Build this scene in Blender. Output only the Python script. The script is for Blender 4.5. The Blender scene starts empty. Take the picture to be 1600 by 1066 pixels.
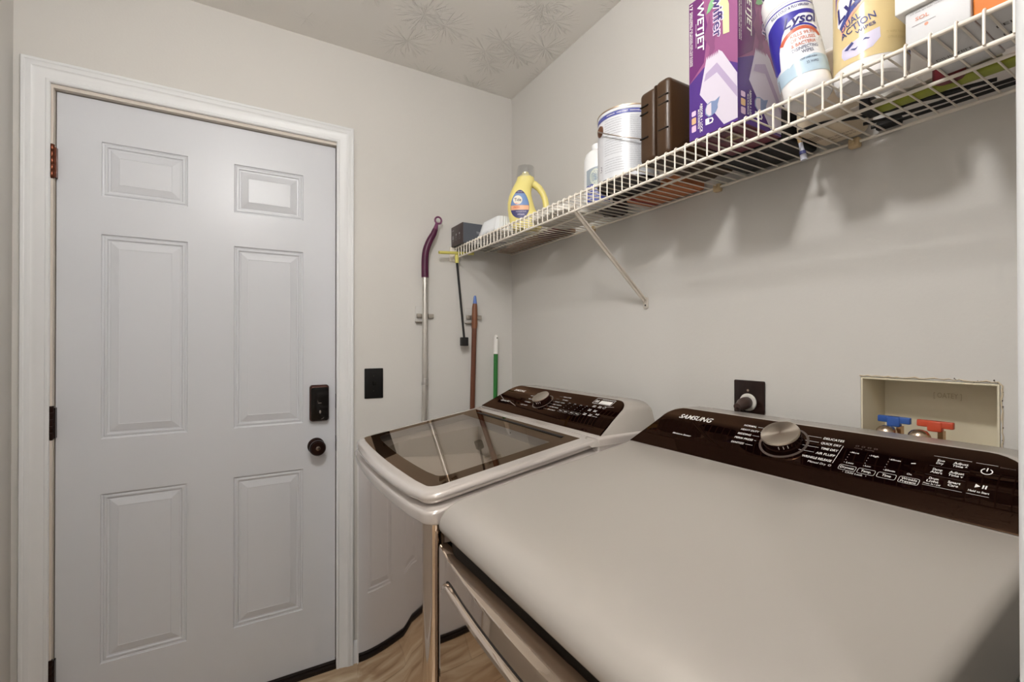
import bpy, bmesh, math, random
from mathutils import Vector, Matrix
random.seed(7)
C = bpy.context.scene.collection
SC = bpy.context.scene
PI = math.pi

# ------------------------------------------------------------------ camera
cam_d = bpy.data.cameras.new('camera'); cam = bpy.data.objects.new('camera', cam_d); C.objects.link(cam)
cam_d.sensor_fit = 'HORIZONTAL'; cam_d.sensor_width = 36.0
cam_d.lens = 720.81 / 1600 * 36.0
cam_d.clip_start = 0.01; cam_d.clip_end = 60
YAW, PITCH, ROLL = 0.5300, 0.0052, -0.0010
F_ = Vector((math.sin(YAW)*math.cos(PITCH), math.cos(YAW)*math.cos(PITCH), math.sin(PITCH)))
R_ = Vector((math.cos(YAW), -math.sin(YAW), 0)); U_ = R_.cross(F_)
R2 = R_*math.cos(ROLL) + U_*math.sin(ROLL); U2 = -R_*math.sin(ROLL) + U_*math.cos(ROLL)
M = Matrix(((R2.x, U2.x, -F_.x, -1.1167), (R2.y, U2.y, -F_.y, -1.9072), (R2.z, U2.z, -F_.z, 1.2669), (0, 0, 0, 1)))
cam.matrix_world = M
SC.camera = cam

# ------------------------------------------------------------------ world, exposure
w = bpy.data.worlds.new('world'); SC.world = w; w.use_nodes = True
w.node_tree.nodes['Background'].inputs[0].default_value = (0.9, 0.95, 1.0, 1)
w.node_tree.nodes['Background'].inputs[1].default_value = 0.05
SC.view_settings.view_transform = 'Standard'; SC.view_settings.look = 'None'
SC.view_settings.gamma = 1.0; SC.view_settings.use_curve_mapping = False
SC.view_settings.exposure = 0.50
LAMP_MAIN = 135.0      # emission strength of the laundry ceiling globe
LAMP_HALL = 180.0      # emission strength of the hall globe

# ------------------------------------------------------------------ materials
def lin(c):
    c = c/255.0
    return c/12.92 if c <= 0.04045 else ((c+0.055)/1.055)**2.4
def rgb(r, g, b): return (lin(r), lin(g), lin(b), 1)
MATS = {}
def mat(name, col, rough=0.5, metal=0.0, bump=None, coat=0.0, spec=0.5, trans=0.0, emit=None, alpha=None, ior=1.45, noise=None):
    if name in MATS: return MATS[name]
    m = bpy.data.materials.new(name); m.use_nodes = True
    nt = m.node_tree; b = nt.nodes['Principled BSDF']
    b.inputs['Base Color'].default_value = col
    b.inputs['Roughness'].default_value = rough
    b.inputs['Metallic'].default_value = metal
    b.inputs['Coat Weight'].default_value = coat
    b.inputs['Coat Roughness'].default_value = 0.05
    b.inputs['Specular IOR Level'].default_value = spec
    b.inputs['Transmission Weight'].default_value = trans
    b.inputs['IOR'].default_value = ior
    if alpha is not None: b.inputs['Alpha'].default_value = alpha
    if emit:
        b.inputs['Emission Color'].default_value = emit[0]; b.inputs['Emission Strength'].default_value = emit[1]
    tc = nt.nodes.new('ShaderNodeTexCoord')
    if noise:       # (scale, amount) gentle variation of the colour itself
        n = nt.nodes.new('ShaderNodeTexNoise'); n.inputs['Scale'].default_value = noise[0]; n.inputs['Detail'].default_value = 4
        nt.links.new(tc.outputs['Object'], n.inputs['Vector'])
        mx = nt.nodes.new('ShaderNodeMix'); mx.data_type = 'RGBA'
        mx.inputs['A'].default_value = col
        mx.inputs['B'].default_value = tuple(list(v*(1-noise[1]) for v in col[:3]) + [1])
        nt.links.new(n.outputs['Fac'], mx.inputs['Factor']); nt.links.new(mx.outputs['Result'], b.inputs['Base Color'])
    if bump:        # (scale, strength, distance)
        n = nt.nodes.new('ShaderNodeTexNoise'); n.inputs['Scale'].default_value = bump[0]; n.inputs['Detail'].default_value = 3
        nt.links.new(tc.outputs['Object'], n.inputs['Vector'])
        bp = nt.nodes.new('ShaderNodeBump'); bp.inputs['Strength'].default_value = bump[1]; bp.inputs['Distance'].default_value = bump[2]
        nt.links.new(n.outputs['Fac'], bp.inputs['Height']); nt.links.new(bp.outputs['Normal'], b.inputs['Normal'])
    MATS[name] = m
    return m

M_WALL = mat('wall_paint', rgb(211, 208, 203), 0.55, bump=(140, 0.12, 0.002), spec=0.3)
M_TRIM = mat('trim_paint', rgb(225, 226, 227), 0.35)
M_DOOR = mat('door_paint', rgb(210, 212, 217), 0.33, bump=(60, 0.04, 0.002))
M_JAMB = mat('jamb_paint', rgb(214, 205, 194), 0.5)
M_BRONZE = mat('oil_rubbed_bronze', rgb(40, 20, 15), 0.28, metal=0.6)
M_HINGE = mat('hinge_bronze', rgb(105, 62, 46), 0.3, metal=0.9)
M_BLACKG = mat('gloss_black', rgb(10, 8, 8), 0.12)
M_BLACK = mat('matte_black', rgb(14, 13, 13), 0.5)
M_BLKPLATE = mat('black_plate_plastic', rgb(12, 11, 11), 0.3)
M_BRNPLATE = mat('dark_brown_plate', rgb(34, 18, 14), 0.25)
M_WIRE = mat('shelf_vinyl', rgb(236, 228, 216), 0.3)
M_RUST = mat('rust', rgb(120, 72, 40), 0.8)
M_TOP = mat('champagne_enamel', rgb(182, 175, 168), 0.27, metal=0.25, spec=0.5)
M_LIDRIM = mat('champagne_gloss', rgb(206, 198, 192), 0.16, metal=0.35, coat=0.5)
M_STEEL = mat('polished_champagne_steel', rgb(224, 213, 204), 0.045, metal=1.0)
M_DRYFRONT = mat('polished_champagne_steel_dryer', rgb(206, 190, 175), 0.04, metal=1.0)
M_TUB = mat('tub_plastic', rgb(128, 122, 114), 0.35)
M_DRUM = mat('drum_steel', rgb(150, 145, 140), 0.3, metal=0.9)
M_WHITEPRINT = mat('white_print', rgb(235, 232, 228), 0.5)
M_GREYPRINT = mat('grey_print', rgb(168, 160, 154), 0.5)
M_CHROME = mat('brushed_knob_metal', rgb(215, 205, 190), 0.22, metal=1.0)
M_BRASS = mat('brass', rgb(188, 150, 110), 0.3, metal=1.0)
M_CREAM = mat('cream_box_plastic', rgb(236, 226, 200), 0.45, noise=(14, 0.10))
M_PAPER = mat('torn_paper', rgb(205, 190, 165), 0.9)
M_CRUMB = mat('dark_gypsum', rgb(90, 78, 66), 0.95)

def schlick(nt, f0, gain):
    lw = nt.nodes.new('ShaderNodeLayerWeight'); lw.inputs['Blend'].default_value = 0.5
    pw = nt.nodes.new('ShaderNodeMath'); pw.operation = 'POWER'; pw.inputs[1].default_value = 4.0
    nt.links.new(lw.outputs['Facing'], pw.inputs[0])
    ml = nt.nodes.new('ShaderNodeMath'); ml.operation = 'MULTIPLY_ADD'; ml.inputs[1].default_value = gain*(1-f0); ml.inputs[2].default_value = f0
    nt.links.new(pw.outputs[0], ml.inputs[0]); return ml.outputs[0]
def glass_mat(name, tint, gloss=0.25):
    m = bpy.data.materials.new(name); m.use_nodes = True; nt = m.node_tree; nt.nodes.clear()
    out = nt.nodes.new('ShaderNodeOutputMaterial'); mx = nt.nodes.new('ShaderNodeMixShader')
    tr = nt.nodes.new('ShaderNodeBsdfTransparent'); tr.inputs[0].default_value = tint
    gl = nt.nodes.new('ShaderNodeBsdfGlossy'); gl.inputs['Roughness'].default_value = 0.02
    gl.inputs['Color'].default_value = (1, 0.95, 0.9, 1)
    nt.links.new(schlick(nt, gloss, 0.9), mx.inputs[0]); nt.links.new(tr.outputs[0], mx.inputs[1]); nt.links.new(gl.outputs[0], mx.inputs[2])
    nt.links.new(mx.outputs[0], out.inputs[0])
    return m
M_GLASS = glass_mat('lid_glass', (0.84, 0.79, 0.72, 1), 0.10)
M_CLEARCAP = glass_mat('clear_cap', (0.86, 0.87, 0.88, 1), 0.06)

def dark_gloss(name, base, refl, f0=0.06, gain=0.9, rough=0.02):
    m = bpy.data.materials.new(name); m.use_nodes = True; nt = m.node_tree; nt.nodes.clear()
    out = nt.nodes.new('ShaderNodeOutputMaterial'); mx = nt.nodes.new('ShaderNodeMixShader')
    df = nt.nodes.new('ShaderNodeBsdfDiffuse'); df.inputs[0].default_value = base
    gl = nt.nodes.new('ShaderNodeBsdfGlossy'); gl.inputs['Roughness'].default_value = rough; gl.inputs['Color'].default_value = refl
    nt.links.new(schlick(nt, f0, gain), mx.inputs[0]); nt.links.new(df.outputs[0], mx.inputs[1]); nt.links.new(gl.outputs[0], mx.inputs[2])
    nt.links.new(mx.outputs[0], out.inputs[0]); return m
M_PANEL = dark_gloss('brown_black_glass', rgb(14, 4, 4), (0.50, 0.29, 0.18, 1), 0.045, 0.85)
M_INK = dark_gloss('lid_border_ink', rgb(34, 20, 10), (0.70, 0.54, 0.40, 1), 0.08, 0.9)

# ------------------------------------------------------------------ object helpers
def tag(o, label=None, cat=None, group=None, kind=None):
    if label: o['label'] = label
    if cat: o['category'] = cat
    if group: o['group'] = group
    if kind: o['kind'] = kind
    return o
def thing(name, label, cat, loc=(0, 0, 0), group=None, rot=(0, 0, 0)):
    o = bpy.data.objects.new(name, None); C.objects.link(o)
    o.empty_display_size = 0.05; o.location = loc; o.rotation_euler = rot
    tag(o, label, cat, group)
    bpy.context.view_layer.update()
    return o

class MB:
    def __init__(s): s.v = []; s.f = []; s.m = []; s.mi = 0
    def add(s, vs, fs):
        n = len(s.v); s.v += [tuple(p) for p in vs]
        for f in fs: s.f.append(tuple(n+i for i in f)); s.m.append(s.mi)
        return s
    def box(s, a, b):
        x0, y0, z0 = [min(p, q) for p, q in zip(a, b)]; x1, y1, z1 = [max(p, q) for p, q in zip(a, b)]
        return s.add([(x0,y0,z0),(x1,y0,z0),(x1,y1,z0),(x0,y1,z0),(x0,y0,z1),(x1,y0,z1),(x1,y1,z1),(x0,y1,z1)],
                     [(0,3,2,1),(4,5,6,7),(0,1,5,4),(1,2,6,5),(2,3,7,6),(3,0,4,7)])
    def rings(s, rings, cap0=True, cap1=True, closed=True):
        n = len(rings[0]); vs = [p for r in rings for p in r]; fs = []
        for i in range(len(rings)-1):
            for j in range(n if closed else n-1):
                k = (j+1) % n
                fs.append((i*n+j, i*n+k, (i+1)*n+k, (i+1)*n+j))
        if cap0: fs.append(tuple(reversed(range(n))))
        if cap1: fs.append(tuple((len(rings)-1)*n+j for j in range(n)))
        return s.add(vs, fs)
    def tube(s, pts, r, n=8, cap=True):
        pts = [Vector(p) for p in pts]; rs = r if isinstance(r, (list, tuple)) else [r]*len(pts)
        rings = []; up = None
        for i, p in enumerate(pts):
            t = (pts[min(i+1, len(pts)-1)] - pts[max(i-1, 0)]).normalized()
            if up is None:
                up = Vector((0, 0, 1)) if abs(t.z) < 0.9 else Vector((1, 0, 0))
            a = t.cross(up)
            if a.length < 1e-6: a = t.cross(Vector((0, 1, 0)))
            a.normalize(); b = a.cross(t).normalized(); up = b
            rings.append([p + (a*math.cos(2*PI*k/n) + b*math.sin(2*PI*k/n))*rs[i] for k in range(n)])
        return s.rings(rings, cap, cap)
    def lathe(s, prof, c=(0, 0, 0), axis='z', n=32, sx=1.0, sy=1.0, cap=True):
        rings = []
        for r, h in prof:
            ring = []
            for k in range(n):
                a = 2*PI*k/n; x, y = r*math.cos(a)*sx, r*math.sin(a)*sy
                if axis == 'z': q = (c[0]+x, c[1]+y, c[2]+h)
                elif axis == 'x': q = (c[0]+h, c[1]+x, c[2]+y)
                else: q = (c[0]+x, c[1]+h, c[2]+y)
                ring.append(q)
            rings.append(ring)
        return s.rings(rings, cap, cap)
    def frame_lathe(s, prof, o, ax, u, v, n=32, cap=True):     # lathe in an arbitrary frame
        o = Vector(o); return s.rings([[o + ax*h + (u*math.cos(2*PI*k/n) + v*math.sin(2*PI*k/n))*r for k in range(n)] for r, h in prof], cap, cap)
    def rprism(s, prof, a0, a1, r, axis, segs=3):
        """closed 2-D outline extruded along an axis with both end edges rounded"""
        def pt(p, a):
            if axis == 'y': return (p[0], a, p[1])
            if axis == 'x': return (a, p[0], p[1])
            return (p[0], p[1], a)
        rings = []
        for k in range(segs+1):
            t = k/segs*PI/2; q = offset_poly(prof, -r*(1-math.sin(t)))
            rings.append([pt(p, a0 + r*(1-math.cos(t))) for p in q])
        for k in range(segs, -1, -1):
            t = k/segs*PI/2; q = offset_poly(prof, -r*(1-math.sin(t)))
            rings.append([pt(p, a1 - r*(1-math.cos(t))) for p in q])
        return s.rings(rings)
    def rbox(s, a, b, r=0.003, segs=3, axis='z'):
        lo = [min(p, q) for p, q in zip(a, b)]; hi = [max(p, q) for p, q in zip(a, b)]
        i, j, k = {'z': (0, 1, 2), 'x': (1, 2, 0), 'y': (0, 2, 1)}[axis]
        return s.rprism(rrect(lo[i], hi[i], lo[j], hi[j], r, segs), lo[k], hi[k], min(r, (hi[k]-lo[k])*0.45), axis, segs)
    def xf(s, mtx, i0=0):
        s.v = s.v[:i0] + [tuple(mtx @ Vector(p)) for p in s.v[i0:]]; return s
    def build(s, name, m, parent=None, smooth=0.6, bevel=0, loc=None):
        me = bpy.data.meshes.new(name); 
        me.from_pydata(s.v, [], s.f); 
        ms = m if isinstance(m, (list, tuple)) else [m]
        for q in ms: me.materials.append(q)
        me.polygons.foreach_set('material_index', s.m)
        bm = bmesh.new(); bm.from_mesh(me); bmesh.ops.recalc_face_normals(bm, faces=bm.faces); bm.to_mesh(me); bm.free()
        if smooth:
            me.polygons.foreach_set('use_smooth', [True]*len(me.polygons)); me.set_sharp_from_angle(angle=smooth)
        me.update()
        o = bpy.data.objects.new(name, me); C.objects.link(o)
        if parent is not None:
            o.parent = parent; o.matrix_parent_inverse = parent.matrix_world.inverted()
        if bevel:
            b = o.modifiers.new('bevel', 'BEVEL'); b.width = bevel; b.segments = 2; b.limit_method = 'ANGLE'
        return o

def rrect(x0, x1, y0, y1, r, segs=4):
    r = min(r, (x1-x0)*0.499, (y1-y0)*0.499); out = []
    for cx, cy, a0 in ((x1-r, y0+r, -PI/2), (x1-r, y1-r, 0), (x0+r, y1-r, PI/2), (x0+r, y0+r, PI)):
        for k in range(segs+1):
            a = a0 + k/segs*PI/2; out.append((cx + r*math.cos(a), cy + r*math.sin(a)))
    return out
def offset_poly(P, d):
    if abs(d) < 1e-9: return list(P)
    n = len(P); A = sum(P[i][0]*P[(i+1)%n][1]-P[(i+1)%n][0]*P[i][1] for i in range(n)); sg = 1 if A > 0 else -1
    out = []
    for i in range(n):
        a, b, c = Vector(P[i-1]), Vector(P[i]), Vector(P[(i+1) % n])
        e1 = (b-a); e2 = (c-b)
        if e1.length < 1e-9: e1 = e2
        if e2.length < 1e-9: e2 = e1
        e1 = e1.normalized(); e2 = e2.normalized()
        n1 = Vector((e1.y, -e1.x))*sg; n2 = Vector((e2.y, -e2.x))*sg
        q = n1+n2
        if q.length < 1e-6: q = n1
        q.normalize(); k = 1/max(0.5, q.dot(n1))
        out.append((b.x + q.x*d*k, b.y + q.y*d*k))
    return out
def circ(cx, cy, r, n=28, ry=None): return [(cx+r*math.cos(2*PI*k/n), cy+(ry or r)*math.sin(2*PI*k/n)) for k in range(n)]
class Arc(list): pass
def arcband(cx, cy, r0, r1, a0, a1, n=16, ky=1.0):
    o = [(cx+r1*math.cos(a0+(a1-a0)*k/n), cy+ky*r1*math.sin(a0+(a1-a0)*k/n)) for k in range(n+1)]
    return Arc(o + [(cx+r0*math.cos(a1+(a0-a1)*k/n), cy+ky*r0*math.sin(a1+(a0-a1)*k/n)) for k in range(n+1)])

# ---- lettering and flat print, mapped on to a surface by a function f(u, v, height)
_TXT = {}
def text2d(string, size, bold=0.0, shear=0.0, spacing=1.0):
    key = (string, bold, shear, spacing)
    if key not in _TXT:
        cu = bpy.data.curves.new('t', 'FONT'); cu.body = string; cu.size = 1.0; cu.offset = bold; cu.shear = shear; cu.space_character = spacing
        cu.resolution_u = 3; cu.fill_mode = 'FRONT'
        ob = bpy.data.objects.new('t', cu); C.objects.link(ob)
        dg = bpy.context.evaluated_depsgraph_get(); me = ob.evaluated_get(dg).to_mesh()
        vs = [(v.co.x, v.co.y) for v in me.vertices]; fs = [tuple(p.vertices) for p in me.polygons]
        ob.evaluated_get(dg).to_mesh_clear(); C.objects.unlink(ob); bpy.data.objects.remove(ob); bpy.data.curves.remove(cu)
        if vs:
            x0 = min(v[0] for v in vs); vs = [(x-x0, y) for x, y in vs]
        _TXT[key] = (vs, fs)
    vs, fs = _TXT[key]
    return [(x*size, y*size) for x, y in vs], fs
def put_text(mb, f, string, u, v, size=None, width=None, height=None, bold=0.01, shear=0.0, align='l', spacing=1.0, h=0.0004, rot=0.0):
    vs, fs = text2d(string, 1.0, bold*0.55, shear, spacing)
    if not vs: return
    W = max(x for x, y in vs); Hh = 0.7
    sx = sy = size if size else 1.0
    if height: sx = sy = height/Hh
    if width: sx = width/W
    if width and not (size or height): sy = sx
    W *= sx; off = {'l': 0, 'c': -W/2, 'r': -W}[align]
    c, s_ = math.cos(rot), math.sin(rot); out = []
    for x, y in vs:
        a, b = x*sx+off, y*sy
        out.append(f(u + a*c - b*s_, v + a*s_ + b*c, h))
    mb.add(out, fs)
def put_poly(mb, f, poly, h=0.0002, maxlen=None):
    if isinstance(poly, Arc) and not maxlen:
        n = len(poly)//2; mb.add([f(x, y, h) for x, y in poly], [(k, k+1, 2*n-2-k, 2*n-1-k) for k in range(n-1)]); return
    bm = bmesh.new(); bv = [bm.verts.new((x, y, 0)) for x, y in poly]
    try: bm.faces.new(bv)
    except Exception: bm.free(); return
    bmesh.ops.triangulate(bm, faces=bm.faces[:])
    if maxlen:
        for _ in range(7):
            es = [e for e in bm.edges if e.calc_length() > maxlen]
            if not es: break
            bmesh.ops.subdivide_edges(bm, edges=es, cuts=1)
            bmesh.ops.triangulate(bm, faces=[q for q in bm.faces if len(q.verts) > 3])
    bm.verts.index_update()
    mb.add([f(v.co.x, v.co.y, h) for v in bm.verts], [tuple(v.index for v in q.verts) for q in bm.faces]); bm.free()
def put_line(mb, f, a, b, wd, h=0.0003, maxlen=None):
    d = Vector((b[0]-a[0], b[1]-a[1])).normalized()*wd/2; nx, ny = -d.y, d.x
    put_poly(mb, f, [(a[0]+nx, a[1]+ny), (a[0]-nx, a[1]-ny), (b[0]-nx, b[1]-ny), (b[0]+nx, b[1]+ny)], h, maxlen)
def put_frame(mb, f, x0, x1, y0, y1, r, wd, h=0.0003, segs=4):
    o = rrect(x0, x1, y0, y1, r, segs); i = rrect(x0+wd, x1-wd, y0+wd, y1-wd, max(r-wd, 1e-4), segs); n = len(o)
    mb.add([f(x, y, h) for x, y in o] + [f(x, y, h) for x, y in i], [(k, (k+1)%n, n+(k+1)%n, n+k) for k in range(n)])
def bar(mb, a, b, w_, t_, up=(0, 0, 1)):     # rectangular bar from a to b
    a, b = Vector(a), Vector(b); d = (b-a).normalized(); s = d.cross(Vector(up)).normalized(); u = s.cross(d)
    mb.rings([[p + s*x*w_/2 + u*y*t_/2 for x, y in ((-1,-1),(1,-1),(1,1),(-1,1))] for p in (a, b)])

# ================================================================== ROOM SHELL
XL, YF, H = -1.698, -1.84, 2.439            # left wall, front wall (with the opening the camera stands in), ceiling
DX0, DX1, DZ1 = -1.608, -0.797, 2.042      # door leaf
def struct(name, mb, m, parent=None, **k): return tag(mb.build(name, m, parent, **k), kind='structure')
HX0, HX1, HY0 = -2.7, 0.6, -4.1            # hall behind the camera

# floor: beige printed vinyl plank
def floor_mat():
    m = bpy.data.materials.new('vinyl_plank'); m.use_nodes = True; nt = m.node_tree; b = nt.nodes['Principled BSDF']
    tc = nt.nodes.new('ShaderNodeTexCoord'); mp = nt.nodes.new('ShaderNodeMapping'); mp.inputs['Scale'].default_value = (1.2, 7, 1)
    nt.links.new(tc.outputs['Object'], mp.inputs[0])
    n = nt.nodes.new('ShaderNodeTexNoise'); n.inputs['Scale'].default_value = 2.2; n.inputs['Detail'].default_value = 8; n.inputs['Distortion'].default_value = 1.4
    nt.links.new(mp.outputs[0], n.inputs['Vector'])
    cr = nt.nodes.new('ShaderNodeValToRGB'); e = cr.color_ramp.elements
    e[0].position = 0.3; e[0].color = rgb(158, 130, 100); e[1].position = 0.7; e[1].color = rgb(216, 198, 170)
    e2 = cr.color_ramp.elements.new(0.5); e2.color = rgb(190, 164, 132)
    nt.links.new(n.outputs['Fac'], cr.inputs[0])
    br = nt.nodes.new('ShaderNodeTexBrick'); br.inputs['Scale'].default_value = 1.0; br.inputs['Brick Width'].default_value = 1.2; br.inputs['Row Height'].default_value = 0.18
    br.inputs['Mortar Size'].default_value = 0.0015; br.inputs['Color1'].default_value = (1, 1, 1, 1); br.inputs['Color2'].default_value = (0.86, 0.86, 0.86, 1); br.inputs['Mortar'].default_value = (0.3, 0.25, 0.2, 1)
    nt.links.new(tc.outputs['Object'], br.inputs['Vector'])
    mx = nt.nodes.new('ShaderNodeMix'); mx.data_type = 'RGBA'; mx.blend_type = 'MULTIPLY'; mx.inputs['Factor'].default_value = 1
    nt.links.new(cr.outputs[0], mx.inputs['A']); nt.links.new(br.outputs['Color'], mx.inputs['B']); nt.links.new(mx.outputs['Result'], b.inputs['Base Color'])
    b.inputs['Roughness'].default_value = 0.35
    return m
struct('floor', MB().box((HX0, HY0, -0.05), (0.15, 0.9, 0.0)).box((0.15, HY0, -0.05), (HX1, YF-0.12, 0)), floor_mat())

# ceiling with the stamped "crow's foot" texture
def ceil_mat():
    m = bpy.data.materials.new('stamped_ceiling'); m.use_nodes = True; nt = m.node_tree; L = nt.links; N = nt.nodes.new; b = nt.nodes['Principled BSDF']
    b.inputs['Base Color'].default_value = rgb(236, 233, 228); b.inputs['Roughness'].default_value = 0.55
    tc = N('ShaderNodeTexCoord'); 
    heights = []
    for sc, seed in ((4.2, 0.0), (3.7, 5.3)):
        mp = N('ShaderNodeMapping'); mp.inputs['Scale'].default_value = (sc, sc, 0); mp.inputs['Location'].default_value = (seed, seed*0.7, 0); L.new(tc.outputs['Object'], mp.inputs[0])
        vo = N('ShaderNodeTexVoronoi'); vo.inputs['Scale'].default_value = 1; vo.inputs['Randomness'].default_value = 0.75; L.new(mp.outputs[0], vo.inputs['Vector'])
        sb = N('ShaderNodeVectorMath'); sb.operation = 'SUBTRACT'; L.new(mp.outputs[0], sb.inputs[0]); L.new(vo.outputs['Position'], sb.inputs[1])
        sx = N('ShaderNodeSeparateXYZ'); L.new(sb.outputs[0], sx.inputs[0])
        at = N('ShaderNodeMath'); at.operation = 'ARCTAN2'; L.new(sx.outputs['Y'], at.inputs[0]); L.new(sx.outputs['X'], at.inputs[1])
        nz = N('ShaderNodeTexNoise'); nz.inputs['Scale'].default_value = 7; nz.inputs['Detail'].default_value = 1; L.new(mp.outputs[0], nz.inputs['Vector'])
        mu = N('ShaderNodeMath'); mu.operation = 'MULTIPLY'; mu.inputs[1].default_value = 3.5; L.new(at.outputs[0], mu.inputs[0])
        n3 = N('ShaderNodeTexNoise'); n3.noise_dimensions = '2D'; n3.inputs['Scale'].default_value = 2.6; n3.inputs['Detail'].default_value = 2
        cb = N('ShaderNodeCombineXYZ'); L.new(mu.outputs[0], cb.inputs[0])
        ds = N('ShaderNodeMath'); ds.operation = 'MULTIPLY'; ds.inputs[1].default_value = 1.6; L.new(vo.outputs['Distance'], ds.inputs[0]); L.new(ds.outputs[0], cb.inputs[1]); L.new(cb.outputs[0], n3.inputs['Vector'])
        r = N('ShaderNodeMapRange'); r.inputs['From Min'].default_value = 0.56; r.inputs['From Max'].default_value = 0.70; L.new(n3.outputs['Fac'], r.inputs[0])
        k1 = N('ShaderNodeMapRange'); k1.inputs['From Min'].default_value = 0.06; k1.inputs['From Max'].default_value = 0.15; L.new(vo.outputs['Distance'], k1.inputs[0])
        k2 = N('ShaderNodeMapRange'); k2.inputs['From Min'].default_value = 0.5; k2.inputs['From Max'].default_value = 0.3; L.new(vo.outputs['Distance'], k2.inputs[0])
        a1 = N('ShaderNodeMath'); a1.operation = 'MULTIPLY'; L.new(k1.outputs[0], a1.inputs[0]); L.new(k2.outputs[0], a1.inputs[1])
        a2 = N('ShaderNodeMath'); a2.operation = 'MULTIPLY'; L.new(a1.outputs[0], a2.inputs[0]); L.new(r.outputs[0], a2.inputs[1])
        heights.append(a2)
    ad = N('ShaderNodeMath'); ad.operation = 'MAXIMUM'; L.new(heights[0].outputs[0], ad.inputs[0]); L.new(heights[1].outputs[0], ad.inputs[1])
    bp = N('ShaderNodeBump'); bp.inputs['Strength'].default_value = 0.8; bp.inputs['Distance'].default_value = 0.006; L.new(ad.outputs[0], bp.inputs['Height']); L.new(bp.outputs[0], b.inputs['Normal'])
    return m
struct('ceiling', MB().box((HX0, HY0, H), (HX1, 0.12, H+0.05)), ceil_mat())
# wall with the door opening
OX0, OX1, OZ = DX0-0.022, DX1+0.022, DZ1+0.022
wb = MB(); wb.box((XL-0.1, 0, 0), (OX0, 0.12, H)); wb.box((OX1, 0, 0), (0.12, 0.12, H)); wb.box((OX0, 0, OZ), (OX1, 0.12, H))
struct('wall_back', wb, M_WALL, smooth=0)
# right wall with the hole for the recessed supply box
RY0, RY1, RZ0, RZ1 = -1.649, -1.443, 0.985, 1.197
wr = MB()
wr.box((0, YF-0.12, 0), (0.12, 0, RZ0)); wr.box((0, YF-0.12, RZ1), (0.12, 0, H)); wr.box((0, YF-0.12, RZ0), (0.12, RY0, RZ1)); wr.box((0, RY1, RZ0), (0.12, 0, RZ1))
struct('wall_right', wr, M_WALL, smooth=0)
struct('wall_left', MB().box((XL-0.1, YF-0.12, 0), (XL, 0, H)), M_WALL, smooth=0)
# front wall with the opening the camera stands in
FX0, FX1, FZ = -1.60, -0.727, 2.06
wf = MB(); wf.box((XL, YF-0.12, 0), (FX0, YF, H)); wf.box((FX1, YF-0.12, 0), (0, YF, H)); wf.box((FX0, YF-0.12, FZ), (FX1, YF, H))
struct('wall_front', wf, M_WALL, smooth=0)
# hall behind
wh = MB(); wh.box((HX0-0.1, HY0, 0), (HX0, YF-0.12, H)); wh.box((HX1, HY0, 0), (HX1+0.1, YF-0.12, H)); wh.box((HX0, HY0-0.1, 0), (HX1, HY0, H))
wh.box((HX0, YF-0.12, 0), (XL-0.1, YF-0.02, H)); wh.box((0.12, YF-0.12, 0), (HX1, YF-0.02, H))
struct('wall_hall', wh, M_WALL, smooth=0)
# jamb and casing of the foreground opening
tj = MB(); tj.box((FX1-0.018, YF-0.12, 0), (FX1, YF, FZ)); tj.box((FX0, YF-0.12, 0), (FX0+0.018, YF, FZ)); tj.box((FX0+0.018, YF-0.12, FZ-0.018), (FX1-0.018, YF, FZ))
for xa, xb in ((FX1-0.012, FX1+0.05), (FX0-0.05, FX0+0.012)): tj.rbox((xa, YF, 0), (xb, YF+0.014, FZ+0.05), 0.004)
tj.rbox((FX0+0.012, YF, FZ-0.012), (FX1-0.012, YF+0.014, FZ+0.05), 0.004)
struct('trim_1', tj, M_TRIM)

# baseboards
def baseboard(name, a, b, n):
    mb = MB(); a, b, n = Vector(a), Vector(b), Vector(n)
    prof = [(0, 0), (0.012, 0), (0.012, 0.06), (0.008, 0.075), (0.004, 0.083), (0, 0.085)]
    mb.rings([[p + n*q[0] + Vector((0, 0, q[1])) for q in prof] for p in (a, b)])
    struct(name, mb, M_TRIM)
baseboard('baseboard_right', (0, YF, 0), (0, 0, 0), (-1, 0, 0))
baseboard('baseboard_back', (-0.735, 0, 0), (-0.012, 0, 0), (0, -1, 0))
baseboard('baseboard_left', (XL, YF, 0), (XL, 0, 0), (1, 0, 0))

# ---- door casing: moulded profile mitred round the opening
prof = [(0.0, 0.0), (0.0, 0.007), (0.003, 0.010), (0.008, 0.010), (0.011, 0.0085), (0.022, 0.0105), (0.034, 0.013), (0.040, 0.0165), (0.047, 0.0175), (0.052, 0.0165), (0.055, 0.018), (0.0605, 0.018), (0.0625, 0.0165), (0.0625, 0.0)]
ci0, ci1, ciz = DX0-0.008, DX1+0.0, DZ1+0.014
ca = MB()
def cpath(u, t): return [(ci0-u, -t, 0), (ci0-u, -t, ciz+u*1.0), (ci1+u, -t, ciz+u*1.0), (ci1+u, -t, 0)]
ca.rings([[Vector(cpath(u, t)[k]) for u, t in prof] for k in range(4)])
struct('trim_2', ca, M_TRIM, smooth=0.35)
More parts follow.
